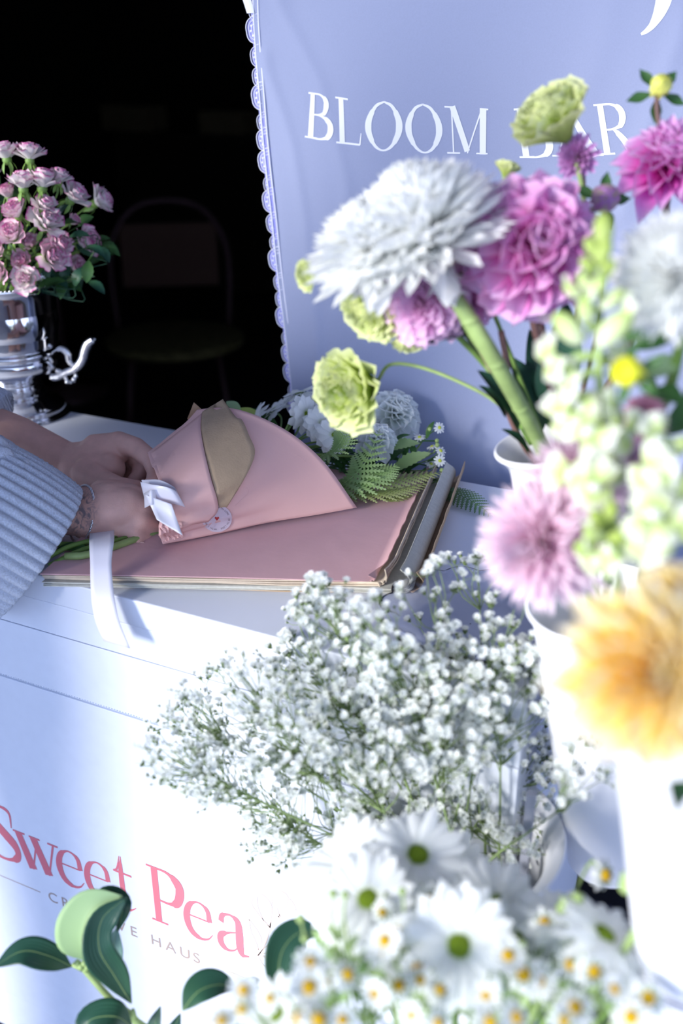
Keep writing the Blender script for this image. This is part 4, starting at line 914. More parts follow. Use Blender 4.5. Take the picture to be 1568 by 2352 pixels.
# ================================================================ buckets on a metal flower rack
def bucketG(top, bot, rt, rb_, flare=.012, lip=.004, round_=.0):
    top, bot = Vector(top), Vector(bot); h = (top-bot).length; M = frame(bot, top-bot); g = G(); th = .0022
    pr = [(.0005, 0), (rb_-.006-round_, 0), (rb_-.001, .004+round_*.6), (rb_, .010+round_)]
    pr += [(rb_+(rt-rb_)*u, .010+round_+(h-.010-round_-.02)*u) for u in (.15, .3, .45, .6, .75, .9, 1)]
    pr += [(rt+flare*.35, h-.010), (rt+flare, h-.002), (rt+flare+lip*.5, h-.0005), (rt+flare+lip*.3, h+.0018), (rt+flare-.001, h+.002), (rt+flare*.25, h-.008), (rt-th, h-.022)]
    pr += [(rb_-th+(rt-rb_)*u, .013+round_+(h-.035-round_)*u) for u in (.9, .6, .3, 0)] + [(.0005, .006+round_)]
    g.lathe(cat(pr, 120), 72, M=M); return g, M, h
BKM = BUCK
def bucket(label, top, bot, rt, rb_, **k):
    o = thing('flower_bucket', label, 'bucket', bot); g, M, h = bucketG(top, bot, rt, rb_, **k); part('bucket_body', g, BKM, o)
    w_ = G(); w_.lathe([(.0005, h*.62), (rb_+(rt-rb_)*.6-.0035, h*.62)], 40, M=M); part('water', w_, mat('water', (.35, .42, .38), .05, trans=.6), o); return o
A0, A1 = pt(1262, 1022, .93), pt(1330, 1500, 1.02)
bucket('white flared vase holding the dahlias and the large white blooms', A0, A1, .040, .036, flare=.010)
B0, B1 = pt(1378, 1385, .86), pt(1402, 1985, 1.00)
bucket('tall white tapering bucket behind the pink asters', B0, B1, .058, .042, flare=.004, round_=.012)
C0_, C1 = pt(1575, 1600, .54), pt(1600, 2480, .74)
bucket('white bucket nearest the camera at the right edge, under the golden bloom', C0_, C1, .040, .036, flare=.006)
D0, D1 = pt(1045, 1918, .97), pt(1075, 2560, 1.16)
bucket('white flared bucket holding the tiny white blossom', D0, D1, .088, .066, flare=.016)
F0, F1 = pt(1000, 2620, .74), pt(1000, 3300, .92)
bucket('white bucket below the picture holding the daisies and chamomile', F0, F1, .085, .065, flare=.01)
K0, K1 = pt(330, 2680, .98), pt(330, 3200, 1.14)
bucket('white bucket below the picture holding the glossy leaf branches', K0, K1, .07, .055, flare=.01)
# rack
RM = mat('rack_metal', (.34, .36, .44), .45, .3)
rk = thing('bucket_rack', 'grey metal bucket rack standing before the cart', 'rack', Vector((.02, -.16, 0)))
px_ = ony(1229, 1760, -.02).x
for (x, y) in ((px_, -.025), (.36, -.025), (-.46, -.43), (.30, -.43)):
    if x == -.46: continue
    g = G(); g.box((x-.004, y-.004, 0), (x+.004, y+.004, .87 if y > -.1 else .30)); part('upright', g, RM, rk, smooth=False)
def hoop(c, top, r):
    d = (top-c).normalized(); M = frame(c, d); g = G(); n = 48
    g.tube([M@Vector((r*math.cos(2*math.pi*k/n), r*math.sin(2*math.pi*k/n), 0)) for k in range(n+1)], .003, 8)
    q = Vector((px_ if r > .07 else .36, -.025, min(c.z, .86))); e = c+(q-c).normalized()*r; g.tube([e, q], .004, 8); part('hoop', g, RM, rk)
for (a, b, r, u) in ((A0, A1, .0385, .35), (B0, B1, .0500, .25), (C0_, C1, .0400, .6), (D0, D1, .0790, .5), (F0, F1, .078, .5), (K0, K1, .066, .6)):
    hoop(b.lerp(a, 1-u), a, r)
g = G(); g.box((px_, -.028, .30), (.36, -.022, .31)); g.box((px_, -.028, .08), (.36, -.022, .09)); part('crossbar', g, RM, rk, smooth=False)

# ================================================================ flowers in the flared vase
VA = A0+(A1-A0)*.25
def bigstem(g, pts, r, nodes=0, n=30):
    g.tube([Vector(p) for p in pts], r, 12, n=n)
    c = cat([tuple(p) for p in pts], 40)
    for k in range(nodes):
        i = int(5+k*32/max(nodes, 1)); p = Vector(c[i]); g.ball(tuple(p+UP*0), (r if not hasattr(r, '__len__') else max(r))*1.13, 6, sc=(1, 1, .8))
# --- large white mum: petals drooping into a shaggy bell, facing up-left
def mumG(R, n=330, W=.16, seed=0, flat=1.0):
    rnd = random.Random(seed); g = G()
    for k in range(n):
        q = (k/(n-1))**.75
        el = -.75+2.15*q+rnd.uniform(-.08, .08)
        L = R*(1.02-.34*q)*rnd.uniform(.9, 1.08)
        p = petal(L*.92, R*W*rnd.uniform(.85, 1.15)*(1-.2*q), 'strap', (-.1+.1*q, .75*(1-q*.3)+rnd.uniform(-.2, .25)), 1.1, 6, 4)
        padd(g, p, PM(k*GA, el, R*.06*(1-q), R*.42*q*flat, 1, rnd.uniform(-.2, .2)))
    return g
h = pt(985, 562, .80); a = look(0, 0, 0, (-.42, .86, .30))
mm1 = mumG(.0800, 640, .135, 1)
o = thing('white_chrysanthemum', 'huge shaggy white bloom leaning left in front of the banner lettering', 'flower', VA)
Mh = frame(h, a, s=1.0) @ Matrix.Diagonal((1.05, 1.05, .80, 1)); part('petals', mm1.mesh('petals', M_PET), None, o, M=Mh)
g = G()
for k in range(10):
    p = petal(.05, .014, 'strap', (-.9, -.7), .3, 6, 4, 0, k); padd(g, p, frame(h-a*.006, a) @ PM(k*.63+.2, -.4-.3*(k % 3), .006))
for (a_, b_, w_) in (((985, 580, .79), (1018, 702, .785), .011), ((870, 640, .79), (868, 728, .785), .018), ((835, 640, .79), (848, 722, .78), .013), ((800, 640, .80), (740, 672, .79), .012), ((960, 560, .77), (905, 630, .765), .015), ((1100, 520, .775), (1160, 545, .775), .014)):
    leafG(g, pt(*a_), pt(*b_), w_, look(0, 0, 0, (.2, .3, .9)), .12, .4, nu=10, sharp=1.0)
part('drooping_petals', g, M_PET, o)
g = G(); bigstem(g, [h-a*.006, pt(1012, 632, .815), pt(1085, 745, .83), pt(1165, 880, .86), pt(1250, 1040, .93), VA], [.0045, .006, .0075, .0075, .007, .006], 6); part('stem', g, G_STEML, o)
# --- second, lower tier of that bloom reaching far left
h2 = pt(865, 590, .80); a2 = look(0, 0, 0, (-.40, .78, .45))
o = thing('white_chrysanthemum', 'wide white bloom at the far left of the arrangement, its petals pointing left', 'flower', VA)
part('petals', mumG(.0640, 520, .145, 2).mesh('petals', M_PET), None, o, M=frame(h2, a2) @ Matrix.Diagonal((1.05, 1.05, .72, 1)))
g = G(); bigstem(g, [h2-a2*.006, pt(905, 610, .83), pt(1000, 665, .85), pt(1100, 790, .87), pt(1205, 960, .91), VA+RT*.004], [.003, .0035, .004, .004, .004, .004], 3); part('stem', g, G_STEM, o)
# --- white mum at the right edge
h = pt(1545, 640, .62); a = look(0, 0, 0, (-.25, .35, .9))
o = thing('white_chrysanthemum', 'big round white bloom cut by the right edge of the picture', 'flower', VA)
part('petals', mumG(.0450, 480, .13, 3, .9).mesh('petals', M_PET), None, o, M=frame(h, a))
g = G(); bigstem(g, [h-a*.01, pt(1560, 800, .66), pt(1480, 1000, .76), VA+RT*.01], [.004, .004, .004, .004], 2); part('stem', g, G_STEM, o)
# --- dahlias
def dahl(name, label, x, y, t, ax, R, m_, n, W, prof, seed, stem, sm=B_STEM, sr=.0035, **k):
    h = pt(x, y, t); a = look(0, 0, 0, ax); o = thing(name, label, 'flower', VA); part('petals', dahliaG(R, n, W, prof, seed, **k).mesh('petals', m_), None, o, M=frame(h, a, spin=seed))
    g = G(); g.ball(tuple(h-a*R*.25), R*.22, 6); g.tube([h-a*R*.2]+[pt(*q) for q in stem], sr, 9, n=24); part('stem', g, sm, o); return o
dahl('dahlia', 'large orchid-pink dahlia with deep magenta throat at the centre of the arrangement', 1222, 568, .80, (.05, -.05, 1), .069, P_DAH, 64, .62, 'round', 3, [(1225, 740, .86), (1262, 880, .90), (1290, 1030, .93)], cup=.8, tilt0=-.75, hz=.3, bend=-.5, nu=8, nv=7)
dahl('dahlia', 'bright magenta dahlia with pointed petals at the upper right edge', 1530, 385, .86, (-.25, .35, .85), .052, P_MAG, 72, .46, 'point', 5, [(1520, 560, .90), (1440, 800, .92), (1320, 1020, .93)], cup=1.0, tilt0=-.45, hz=.25, bend=.3)
dahl('carnation', 'soft pink ruffled bloom low behind the thick pale stem', 975, 695, .86, (-.35, -.25, .85), .043, P_CAR, 100, .38, 'fan', 6, [(1040, 760, .90), (1130, 860, .92), (1220, 1020, .94)], sm=G_STEM, sr=.003, cup=.3, tilt0=-.6, ruf=.09, hz=.3, bend=.2, nv=7)
dahl('carnation', 'small pink ruffled bloom tucked between the orchid dahlia and the pale stem', 1075, 700, .88, (-.1, -.3, .9), .028, P_DAH, 70, .4, 'round', 7, [(1100, 790, .90), (1160, 900, .92), (1240, 1020, .94)], cup=.5, tilt0=-.6, hz=.3)
dahl('aster', 'purple half-open bloom behind the neck of the tall lime bloom', 1330, 362, .88, (-.5, -.1, .7), .0225, P_PUR, 90, .24, 'strap', 8, [(1340, 440, .90), (1330, 640, .92), (1300, 1000, .94)], sr=.002, cup=.8, tilt0=-.2, hz=.6)
def budG(R, n=34, W=.34, seed=0):
    g = G(); rnd = random.Random(seed); g.ball((0, 0, 0), R*.72, 8)
    for k in range(n):
        q = k/(n-1); padd(g, petal(R*1.75*(1-.2*q), R*W, 'strap', (1.35, 1.05), .7, 8, 4), PM(k*GA, -.12+.12*q, R*(.75-.5*q), -R*.72+R*.25*q, 1, rnd.uniform(-.1, .1)))
    return g
sep = G()
for k in range(5): padd(sep, petal(1.25, .62, 'point', (-.15, .5), .5, 7, 4), PM(k*1.257+.3, -.25, .35, -.75))
def bud(label, x, y, t, ax, R, m_, seed, stem, sm, sr, sepm=G_LEAF, sc=1.0, cat_='flower bud'):
    h = pt(x, y, t); a = look(0, 0, 0, ax); o = thing('flower_bud', label, cat_, VA); part('petals', budG(R, seed=seed).mesh('petals', m_), None, o, M=frame(h, a))
    part('sepals', sep.mesh('sepals', sepm), None, o, M=frame(h, a, spin=seed, s=R*sc)); g = G(); g.tube([h-a*R*.6]+[pt(*q) for q in stem], sr, 8, n=22); part('stem', g, sm, o)
bud('round purple and yellow bud with a green eye under the purple bloom', 1390, 455, .84, (0, -.1, 1), .0165, P_PUR, 1, [(1392, 540, .87), (1370, 760, .9), (1310, 1010, .93)], B_STEM, .002)
bud('purple striped bud beside the thick pale stem, facing left', 1042, 592, .84, (-.55, .1, .75), .0185, P_PUR, 2, [(1090, 620, .87), (1150, 760, .9), (1250, 1010, .93)], G_STEM, .002)
bud('yellow-green bud with spread dark sepals on a tall brown stem at top right', 1518, 195, .84, (-.05, .1, 1), .0125, mat('yellow_bud', (.74, .76, .16), .5, noise=.3, nscale=150), 3, [(1508, 250, .85), (1522, 340, .86), (1535, 460, .88), (1440, 800, .92), (1320, 1020, .94)], B_STEM, .0022, sc=1.35)
bud('glossy yellow bud among green leaves at the right', 1438, 852, .60, (-.6, .1, .7), .0130, mat('bright_yellow_bud', (.80, .80, .03), .35, noise=.25, nscale=90), 4, [(1500, 880, .70), (1500, 1000, .76), (1380, 1080, .88)], G_STEM, .0025)
# --- lisianthus
def lisG(R, seed=0, closed=.5):
    g = G(); rnd = random.Random(seed); n = 26
    for k in range(n):
        q = k/(n-1); padd(g, petal(R*1.75*(.86+.14*q), R*(1.5-1.05*q), 'fan', (1.15-closed*.4*(1-q), -.15-.5*(1-q)*closed+.2*q), .55, 8, 9, .075, k+seed, .4), PM(k*GA, -.0, R*.28*(1-q), -R*.9, 1, rnd.uniform(-.1, .1)))
    for k in range(60):
        q = math.sqrt(rnd.random()); aa = rnd.uniform(0, 6.28); padd(g, petal(R*.42, R*.42, 'fan', (.9, .5), .5, 5, 6, .16, k, .5), PM(aa, .2, R*.78*q, R*.30*(1-q*.5)))
    return g
def lis(label, x, y, t, ax, R, seed, stem, sr=.002, closed=.5, sm=None):
    h = pt(x, y, t); a = look(0, 0, 0, ax); o = thing('lisianthus', label, 'flower', VA); part('petals', lisG(R, seed, closed).mesh('petals', P_LIS), None, o, M=frame(h, a, spin=seed))
    g = G(); g.lathe([(.0008, -R*1.25), (.0025, -R*1.1), (R*.28, -R*.85), (R*.35, -R*.7)], 12, M=frame(h, a)); part('calyx', g, G_STEML, o)
    g = G(); g.tube([h-a*R*1.2]+[pt(*q) for q in stem], sr, 8, n=26); part('stem', g, sm or G_STEML, o)
lis('lime green ruffled bloom hanging sideways on a long arching stem over the bouquet', 805, 897, .93, (-.62, -.30, .55), .0315, 3, [(895, 838, .93), (960, 842, .93), (1050, 875, .93), (1140, 925, .93), (1215, 1005, .94)], .0018)
lis('tall lime green bloom in front of the banner word BAR', 1265, 265, .86, (-.55, .50, .45), .0275, 5, [(1318, 355, .87), (1338, 440, .88), (1345, 560, .9), (1320, 800, .92), (1290, 1020, .94)], .0024)
lis('lime green bloom behind the pink ruffled one, below the far left white bloom', 855, 710, .88, (-.5, -.55, .4), .024, 7, [(930, 690, .90), (1040, 740, .91), (1150, 880, .92), (1230, 1010, .94)], .0018)
lis('small lime green bloom hanging lowest under the pink ruffled one', 943, 780, .89, (.1, -.9, .3), .0125, 8, [(935, 735, .90), (1040, 760, .91), (1160, 900, .92), (1235, 1010, .94)], .0015)
lis('small lime green bud peeking out left of the far left white bloom', 706, 632, .86, (-.7, -.2, .4), .011, 9, [(760, 640, .87), (900, 660, .9), (1100, 820, .92), (1230, 1010, .94)], .0013)
lis('lime green tips showing above the orchid-pink dahlia', 1165, 385, .90, (.2, .8, .3), .009, 10, [(1180, 450, .90), (1230, 700, .92), (1280, 1010, .94)], .0015)
# --- extra stems and leaves in the vase
for (pts, r, m_, lb) in ((((1150, 760, .89), (1165, 850, .90), (1140, 860, .91), (1195, 1010, .94)), .003, B_STEM, 'thin brown stem left of the thick pale stem'),
                        (((1240, 740, .90), (1255, 820, .91), (1275, 930, .93), (1285, 1020, .95)), .0038, B_STEM, 'thick brown stem to the right of the leaves')):
    g = G(); g.tube([pt(*q) for q in pts]+[VA+RT*.008], r, 8, n=20); solo('stem', g, m_, lb, 'stem')
for (a_, b_, w_, n_, lb) in (((1085, 775, .88), (985, 790, .87), .030, (.1, .8, .5), 'dark leaf under the pink ruffled bloom'), ((1190, 990, .93), (1095, 850, .90), .028, (.5, .3, .8), 'dark pointed leaf left of the thick stem'),
        ((1240, 1000, .94), (1165, 815, .92), .034, (.4, .2, .9), 'broad dark leaf behind the thick stem'), ((1270, 990, .95), (1215, 755, .93), .026, (-.3, .2, .9), 'dark leaf behind the thick brown stem'), ((1160, 960, .93), (1098, 885, .92), .016, (.5, .5, .7), 'narrow dark leaf near the vase rim'),
        ((1290, 960, .93), (1250, 800, .91), .03, (-.5, .1, .9), 'dark leaf under the orchid-pink dahlia'), ((1315, 880, .90), (1300, 690, .88), .03, (-.5, .1, .9), 'dark leaf between the orchid-pink dahlia and the snapdragon'),
        ((1215, 1050, .93), (1150, 985, .92), .016, (.3, .7, .6), 'leaf inside the vase rim'), ((1010, 612, .86), (905, 605, .85), .014, (.0, .9, .4), 'dark leaf under the far left white bloom')):
    g = G(); leafG(g, pt(*a_), pt(*b_), w_, look(0, 0, 0, n_), .12, .3, nu=16); solo('vase_leaf', g, G_DARK, lb, 'leaf')
for i, (a_, b_, w_, m_) in enumerate((((1430, 790, .70), (1500, 700, .70), .016, G_LEAF), ((1450, 800, .69), (1560, 770, .68), .018, G_LEAF), ((1400, 780, .70), (1430, 720, .70), .012, G_LEAF), ((1480, 860, .68), (1568, 830, .67), .018, G_UND), ((1490, 900, .68), (1570, 930, .66), .020, G_LEAF), ((1530, 1000, .70), (1590, 880, .66), .026, G_LEAF),
        ((1450, 810, .70), (1400, 860, .69), .016, G_LEAF), ((1560, 1150, .62), (1580, 1060, .60), .026, G_LEAF), ((1560, 1860, .50), (1530, 1795, .48), .022, G_LEAF), ((1350, 1000, .80), (1380, 940, .78), .02, G_LEAF), ((1520, 1180, .66), (1470, 1100, .66), .02, G_UND))):
    g = G(); leafG(g, pt(*a_), pt(*b_), w_, look(0, 0, 0, (.1, .4, .9)), .1, .3, nu=12); solo('foreground_leaf', g, m_, 'blurred green leaf at the right edge, %s counting from the top' % ordn[[2, 1+2, 0, 4, 5, 6, 3, 9-1, 10, 7, 9][i]] if 0 else ['small upright green leaf right of the snapdragon', 'green leaf under the big right white bloom', 'little green leaf beside the snapdragon tip', 'pale green leaf right of the yellow bud', 'green leaf below and right of the yellow bud', 'broad green leaf at the right edge above the small pink aster',
        'green leaf just left of the yellow bud', 'dark leaf at the right edge beside the white snapdragon florets', 'green leaf at the right edge below the golden bloom', 'green leaf behind the snapdragon stem', 'pale leaf left of the right edge under the small pink aster'][i], 'leaf')

# ================================================================ pink asters and snapdragon in the tall bucket
VB = B0+(B1-B0)*.2
def asterG(R, n=330, seed=0, W=.085, t0=-.9):
    g = G(); rnd = random.Random(seed)
    for k in range(n):
        q = k/(n-1); el = t0+(1.5-t0)*q**.85+rnd.uniform(-.07, .07)
        padd(g, petal(R*rnd.uniform(.88, 1.05)*(1-.42*q), R*W*rnd.uniform(.8, 1.2), 'strap', (0, .35+rnd.uniform(-.2, .2)), .9, 5, 3), PM(k*GA, el, 0, R*.32*q, 1, rnd.uniform(-.2, .2)))
    return g
def aster(label, x, y, t, ax, R, m_, seed, stem, n=330, nm='aster', W=.085):
    h = pt(x, y, t); a = look(0, 0, 0, ax); o = thing(nm, label, 'flower', VB); part('petals', asterG(R, n, seed, W).mesh('petals', m_), None, o, M=frame(h, a, spin=seed))
    g = G(); g.ball(tuple(h-a*R*.1), R*.16, 6); g.tube([h-a*R*.1]+[pt(*q) for q in stem]+[VB], .003, 8, n=16); part('stem', g, G_STEM, o)
aster('pale pink aster hanging at the left over the tall white bucket', 1258, 1245, .665, (-.55, -.1, .8), .0550, P_AST, 1, [(1300, 1250, .74), (1350, 1350, .82)], 400)
aster('deeper pink aster behind the pale one, under the white snapdragon florets', 1325, 1115, .675, (.1, .35, .9), .0460, P_AST, 2, [(1350, 1200, .76), (1370, 1350, .84)], 360)
aster('small pink and crimson aster at the right among snapdragon florets', 1480, 958, .68, (-.3, .25, .9), .0200, P_RED, 3, [(1470, 1080, .74), (1400, 1300, .83)], 200, W=.12)
aster('pink aster mostly hidden behind the snapdragon stem', 1440, 1060, .70, (0, .3, .9), .022, P_AST, 4, [(1440, 1150, .76), (1395, 1330, .84)], 180, W=.12)
# snapdragon: spike with buds at the tip and open florets below
def floretG(R, seed=0):
    g = G(); rnd = random.Random(seed)
    g.tube([(0, 0, -R*.9), (0, 0, -R*.3), (R*.12, 0, R*.15)], [R*.22, R*.36, R*.30], 10, n=8)
    for k, (a_, e_, L_, W_) in enumerate(((.5, .7, 1.0, .95), (-.5, .7, 1.0, .95), (math.pi, -.1, .85, .9), (math.pi+.9, .0, .75, .8), (math.pi-.9, .0, .75, .8), (0, .3, .5, .6))):
        padd(g, petal(R*L_, R*W_, 'fan', (.1, -.8), -.35, 7, 6, .09, k+seed, .5), PM(a_, e_, R*.15, R*.1))
    return g
fl_m = [floretG(1, s_).mesh('floret', P_SNP) for s_ in (1, 2, 3)]
bdg = G(); bdg.ball((0, 0, 0), 1, 8, sc=(.55, .55, 1)); bd_m = bdg.mesh('bud', petal_mat('snap_bud', [(0, (.45, .60, .12)), (1, (.62, .72, .28))]))
bdg = G(); bdg.ball((0, 0, 0), 1, 8, sc=(.52, .52, 1)); padd(bdg, petal(1, .8, 'fan', (.6, -.6), -.3, 5, 5, .1), PM(0, .8, .1, .5)); bdw_m = bdg.mesh('bud', P_SNP)
def snap(label, axis, items):
    c = cat([tuple(pt(*p)) for p in axis], 60); o = thing('snapdragon', label, 'flower', VB)
    g = G(); g.tube([Vector(p) for p in c], [.0012+.0026*i/59 for i in range(60)], 8); part('stem', g, G_STEML, o)
    for (x, y, t, R, kind, ax) in items:
        R *= 1.12 if kind == 'f' else 1.05; h = pt(x, y, t); a = look(0, 0, 0, ax)
        me = fl_m[int(x+y) % 3] if kind == 'f' else bdw_m if kind == 'w' else bd_m
        M = frame(h, a, up=look(0, 0, 0, (0, 1, .2)) if abs(ax[1]) < .9 else None, spin=x, s=R); part('floret' if kind == 'f' else 'bud', me, None, o, M=M)
        p = min((Vector(q) for q in c), key=lambda q: (q-h).length); g = G(); g.tube([h-a*R*.7, p], .0012, 5); 
        leafG(g, p, p+(h-p)*.6+UP*.002, .006, FW*-1, .1, nu=6, nv=3); part('stalk', g, G_STEML, o)
snap('tall white snapdragon with green buds at its tip, standing at the right foreground', [(1392, 505, .60), (1385, 600, .60), (1378, 720, .61), (1375, 850, .62), (1385, 960, .64), (1405, 1150, .70), (1395, 1340, .80)],
     [(1385, 530, .60, .0105, 'b', (0, 1, .1)), (1360, 570, .60, .007, 'b', (-.6, .8, .2)), (1385, 580, .598, .008, 'b', (.3, .8, .4)), (1352, 612, .60, .007, 'b', (-.7, .6, .3)), (1390, 622, .598, .0075, 'b', (.6, .7, .3)), (1345, 650, .60, .0075, 'w', (-.6, .6, .4)),
      (1372, 660, .597, .008, 'w', (.2, .6, .8)), (1315, 668, .61, .007, 'w', (-.8, .5, .2)), (1405, 688, .60, .0085, 'w', (.8, .6, .2)), (1345, 712, .60, .0095, 'w', (-.3, .6, .7)), (1305, 755, .61, .0125, 'w', (-.7, .7, .2)), (1410, 755, .60, .0135, 'w', (.7, .7, .3)),
      (1265, 830, .62, .0135, 'f', (-.9, .2, .3)), (1300, 870, .62, .014, 'f', (-.8, -.1, .5)), (1420, 815, .63, .0115, 'f', (.7, .3, .4)), (1330, 935, .62, .0135, 'f', (-.6, .3, .7)), (1290, 960, .62, .014, 'f', (-.8, .2, .6)), (1410, 945, .62, .014, 'f', (.6, .2, .8)),
      (1350, 990, .61, .015, 'f', (-.2, .2, 1)), (1440, 1000, .62, .014, 'f', (.7, 0, .7)), (1310, 1090, .62, .014, 'f', (-.7, .1, .7)), (1365, 1120, .61, .0145, 'f', (0, .1, 1)), (1410, 1080, .63, .012, 'f', (.3, .2, .9))])
snap('second white snapdragon low at the right, in front of the asters', [(1400, 1120, .60), (1405, 1220, .61), (1420, 1320, .64), (1410, 1420, .72)],
     [(1375, 1195, .60, .008, 'b', (-.6, .6, .4)), (1400, 1180, .60, .008, 'b', (.1, .8, .4)), (1365, 1230, .59, .009, 'w', (-.7, .3, .5)), (1410, 1240, .59, .009, 'b', (.4, .4, .8)), (1345, 1260, .59, .011, 'w', (-.6, .1, .8)), (1400, 1270, .585, .0105, 'w', (.1, 0, 1)), (1370, 1290, .585, .011, 'f', (-.4, -.2, .9)), (1440, 1215, .60, .009, 'w', (.7, .4, .5))])
snap('white snapdragon florets at the right edge above the golden bloom', [(1520, 980, .60), (1510, 1080, .60), (1500, 1200, .62), (1470, 1330, .70)],
     [(1510, 1010, .59, .013, 'f', (.2, .3, .9)), (1490, 1090, .59, .015, 'f', (-.5, .1, .8)), (1545, 1110, .58, .014, 'f', (.5, .1, .8)), (1500, 1180, .57, .016, 'f', (-.2, -.1, 1)), (1540, 1230, .57, .016, 'f', (.3, -.2, 1)), (1475, 1230, .58, .015, 'f', (-.5, -.2, .9)), (1545, 1030, .60, .011, 'w', (.7, .4, .5)), (1555, 1180, .58, .013, 'f', (.6, 0, .7))])

# ================================================================ golden dahlia
VC = C0_+(C1-C0_)*.2
h = pt(1500, 1545, .44); a = look(0, 0, 0, (-.05, .12, 1)); o = thing('golden_dahlia', 'very large blurred golden yellow and cream bloom at the right edge', 'flower', VC)
part('petals', dahliaG(.050, 80, .40, 'point', 12, cup=.9, tilt0=-.35, hz=.25, bend=-.25, nu=8, nv=6).mesh('petals', P_YEL), None, o, M=frame(h, a))
g = G(); g.tube([h-a*.012, pt(1530, 1640, .50), VC], .003, 8, n=12); part('stem', g, G_STEM, o)
h = pt(1560, 1390, .47); a = look(0, 0, 0, (-.1, .35, .9)); o = thing('golden_dahlia', 'smaller golden bloom at the right edge just above the largest one', 'flower', VC)
part('petals', dahliaG(.028, 60, .42, 'point', 13, cup=.9, tilt0=-.3, hz=.3, bend=-.2).mesh('petals', P_YEL), None, o, M=frame(h, a)); g = G(); g.tube([h-a*.012, pt(1580, 1560, .52), VC], .003, 8, n=12); part('stem', g, G_STEM, o)
# ================================================================ gypsophila
def inside(x, y, poly):
    c = False; n = len(poly)
    for i in range(n):
        x1, y1 = poly[i]; x2, y2 = poly[(i+1) % n]
        if (y1 > y) != (y2 > y) and x < (x2-x1)*(y-y1)/(y2-y1)+x1: c = not c
    return c
HULL = [(322, 1745), (350, 1700), (425, 1590), (520, 1530), (640, 1500), (662, 1420), (715, 1352), (770, 1345), (815, 1400), (870, 1375), (905, 1400), (960, 1335), (1010, 1290), (1140, 1285), (1205, 1340), (1218, 1450), (1242, 1550), (1255, 1700), (1268, 1850), (1262, 1960), (1200, 2015), (1100, 2010), (950, 1985), (700, 1985), (570, 1965), (590, 1900), (520, 1850), (440, 1852), (370, 1800)]
def gfloretG(R, seed=0, n=9):
    rnd = random.Random(seed); g = G()
    for k in range(n):
        q = k/n; padd(g, petal(R*(1.05-.35*q), R*.85, 'fan', (.15+.9*q, .5), .2, 3, 3, .1, k, .35), PM(k*GA, .0, 0, 0))
    return g
GF = [gfloretG(1.0, s_, 11) for s_ in range(3)]; GV = [(g_.verts(), g_.f, np.concatenate(g_.uv)) for g_ in GF]
gf_mesh = [g_.mesh('floret', W_PET) for g_ in GF]
gc = G(); gc.lathe([(.05, -.75), (.28, -.55), (.42, -.15), (.45, .1)], 6); GCV = (gc.verts(), gc.f)
HEL = Vector(np.mean([tuple(D0), tuple(D0)], axis=0))
rg = random.Random(21)
base = D0+(D1-D0)*.35
tips = [(400, 1745), (455, 1655), (560, 1600), (480, 1790), (640, 1700), (700, 1480), (640, 1880), (760, 1400), (790, 1600), (850, 1780), (880, 1450), (960, 1560), (1000, 1380), (1010, 1700), (1100, 1330), (1130, 1480), (1150, 1640), (1180, 1400), (1190, 1780), (1110, 1870), (740, 1900), (930, 1890)]
tz = [rg.uniform(.90, 1.02) for _ in tips]
tpos = [pt(x, y, t) for (x, y), t in zip(tips, tz)]
spr = [[] for _ in tips]
N = 0
while N < 900:
    x, y = rg.uniform(320, 1270), rg.uniform(1284, 2015)
    if not inside(x, y, HULL): continue
    if y > 1800 and x > 700 and rg.random() < .45: continue
    if y < 1500 and x > 850 and rg.random() < .5: continue
    if 1325 < y < 1475 and 880 < x < 1225 and rg.random() < .7: continue
    k = min(range(len(tips)), key=lambda i: (tips[i][0]-x)**2+(tips[i][1]-y)**2+rg.uniform(0, 9000))
    spr[k].append((x, y, tz[k]+rg.uniform(-.055, .055))); N += 1
NAMEP = ['lowest-left tip', 'far left', 'left shoulder', 'lower left', 'left middle', 'left crest', 'bottom left', 'left peak', 'centre left', 'centre', 'centre crest', 'upper centre', 'peak beside the dish', 'middle right of centre', 'topmost right', 'right, in front of the dish', 'right middle', 'right edge below the asters', 'right, above the bucket rim', 'inside the bucket at right', 'bottom, left of the daisies', 'bottom, behind the daisies']
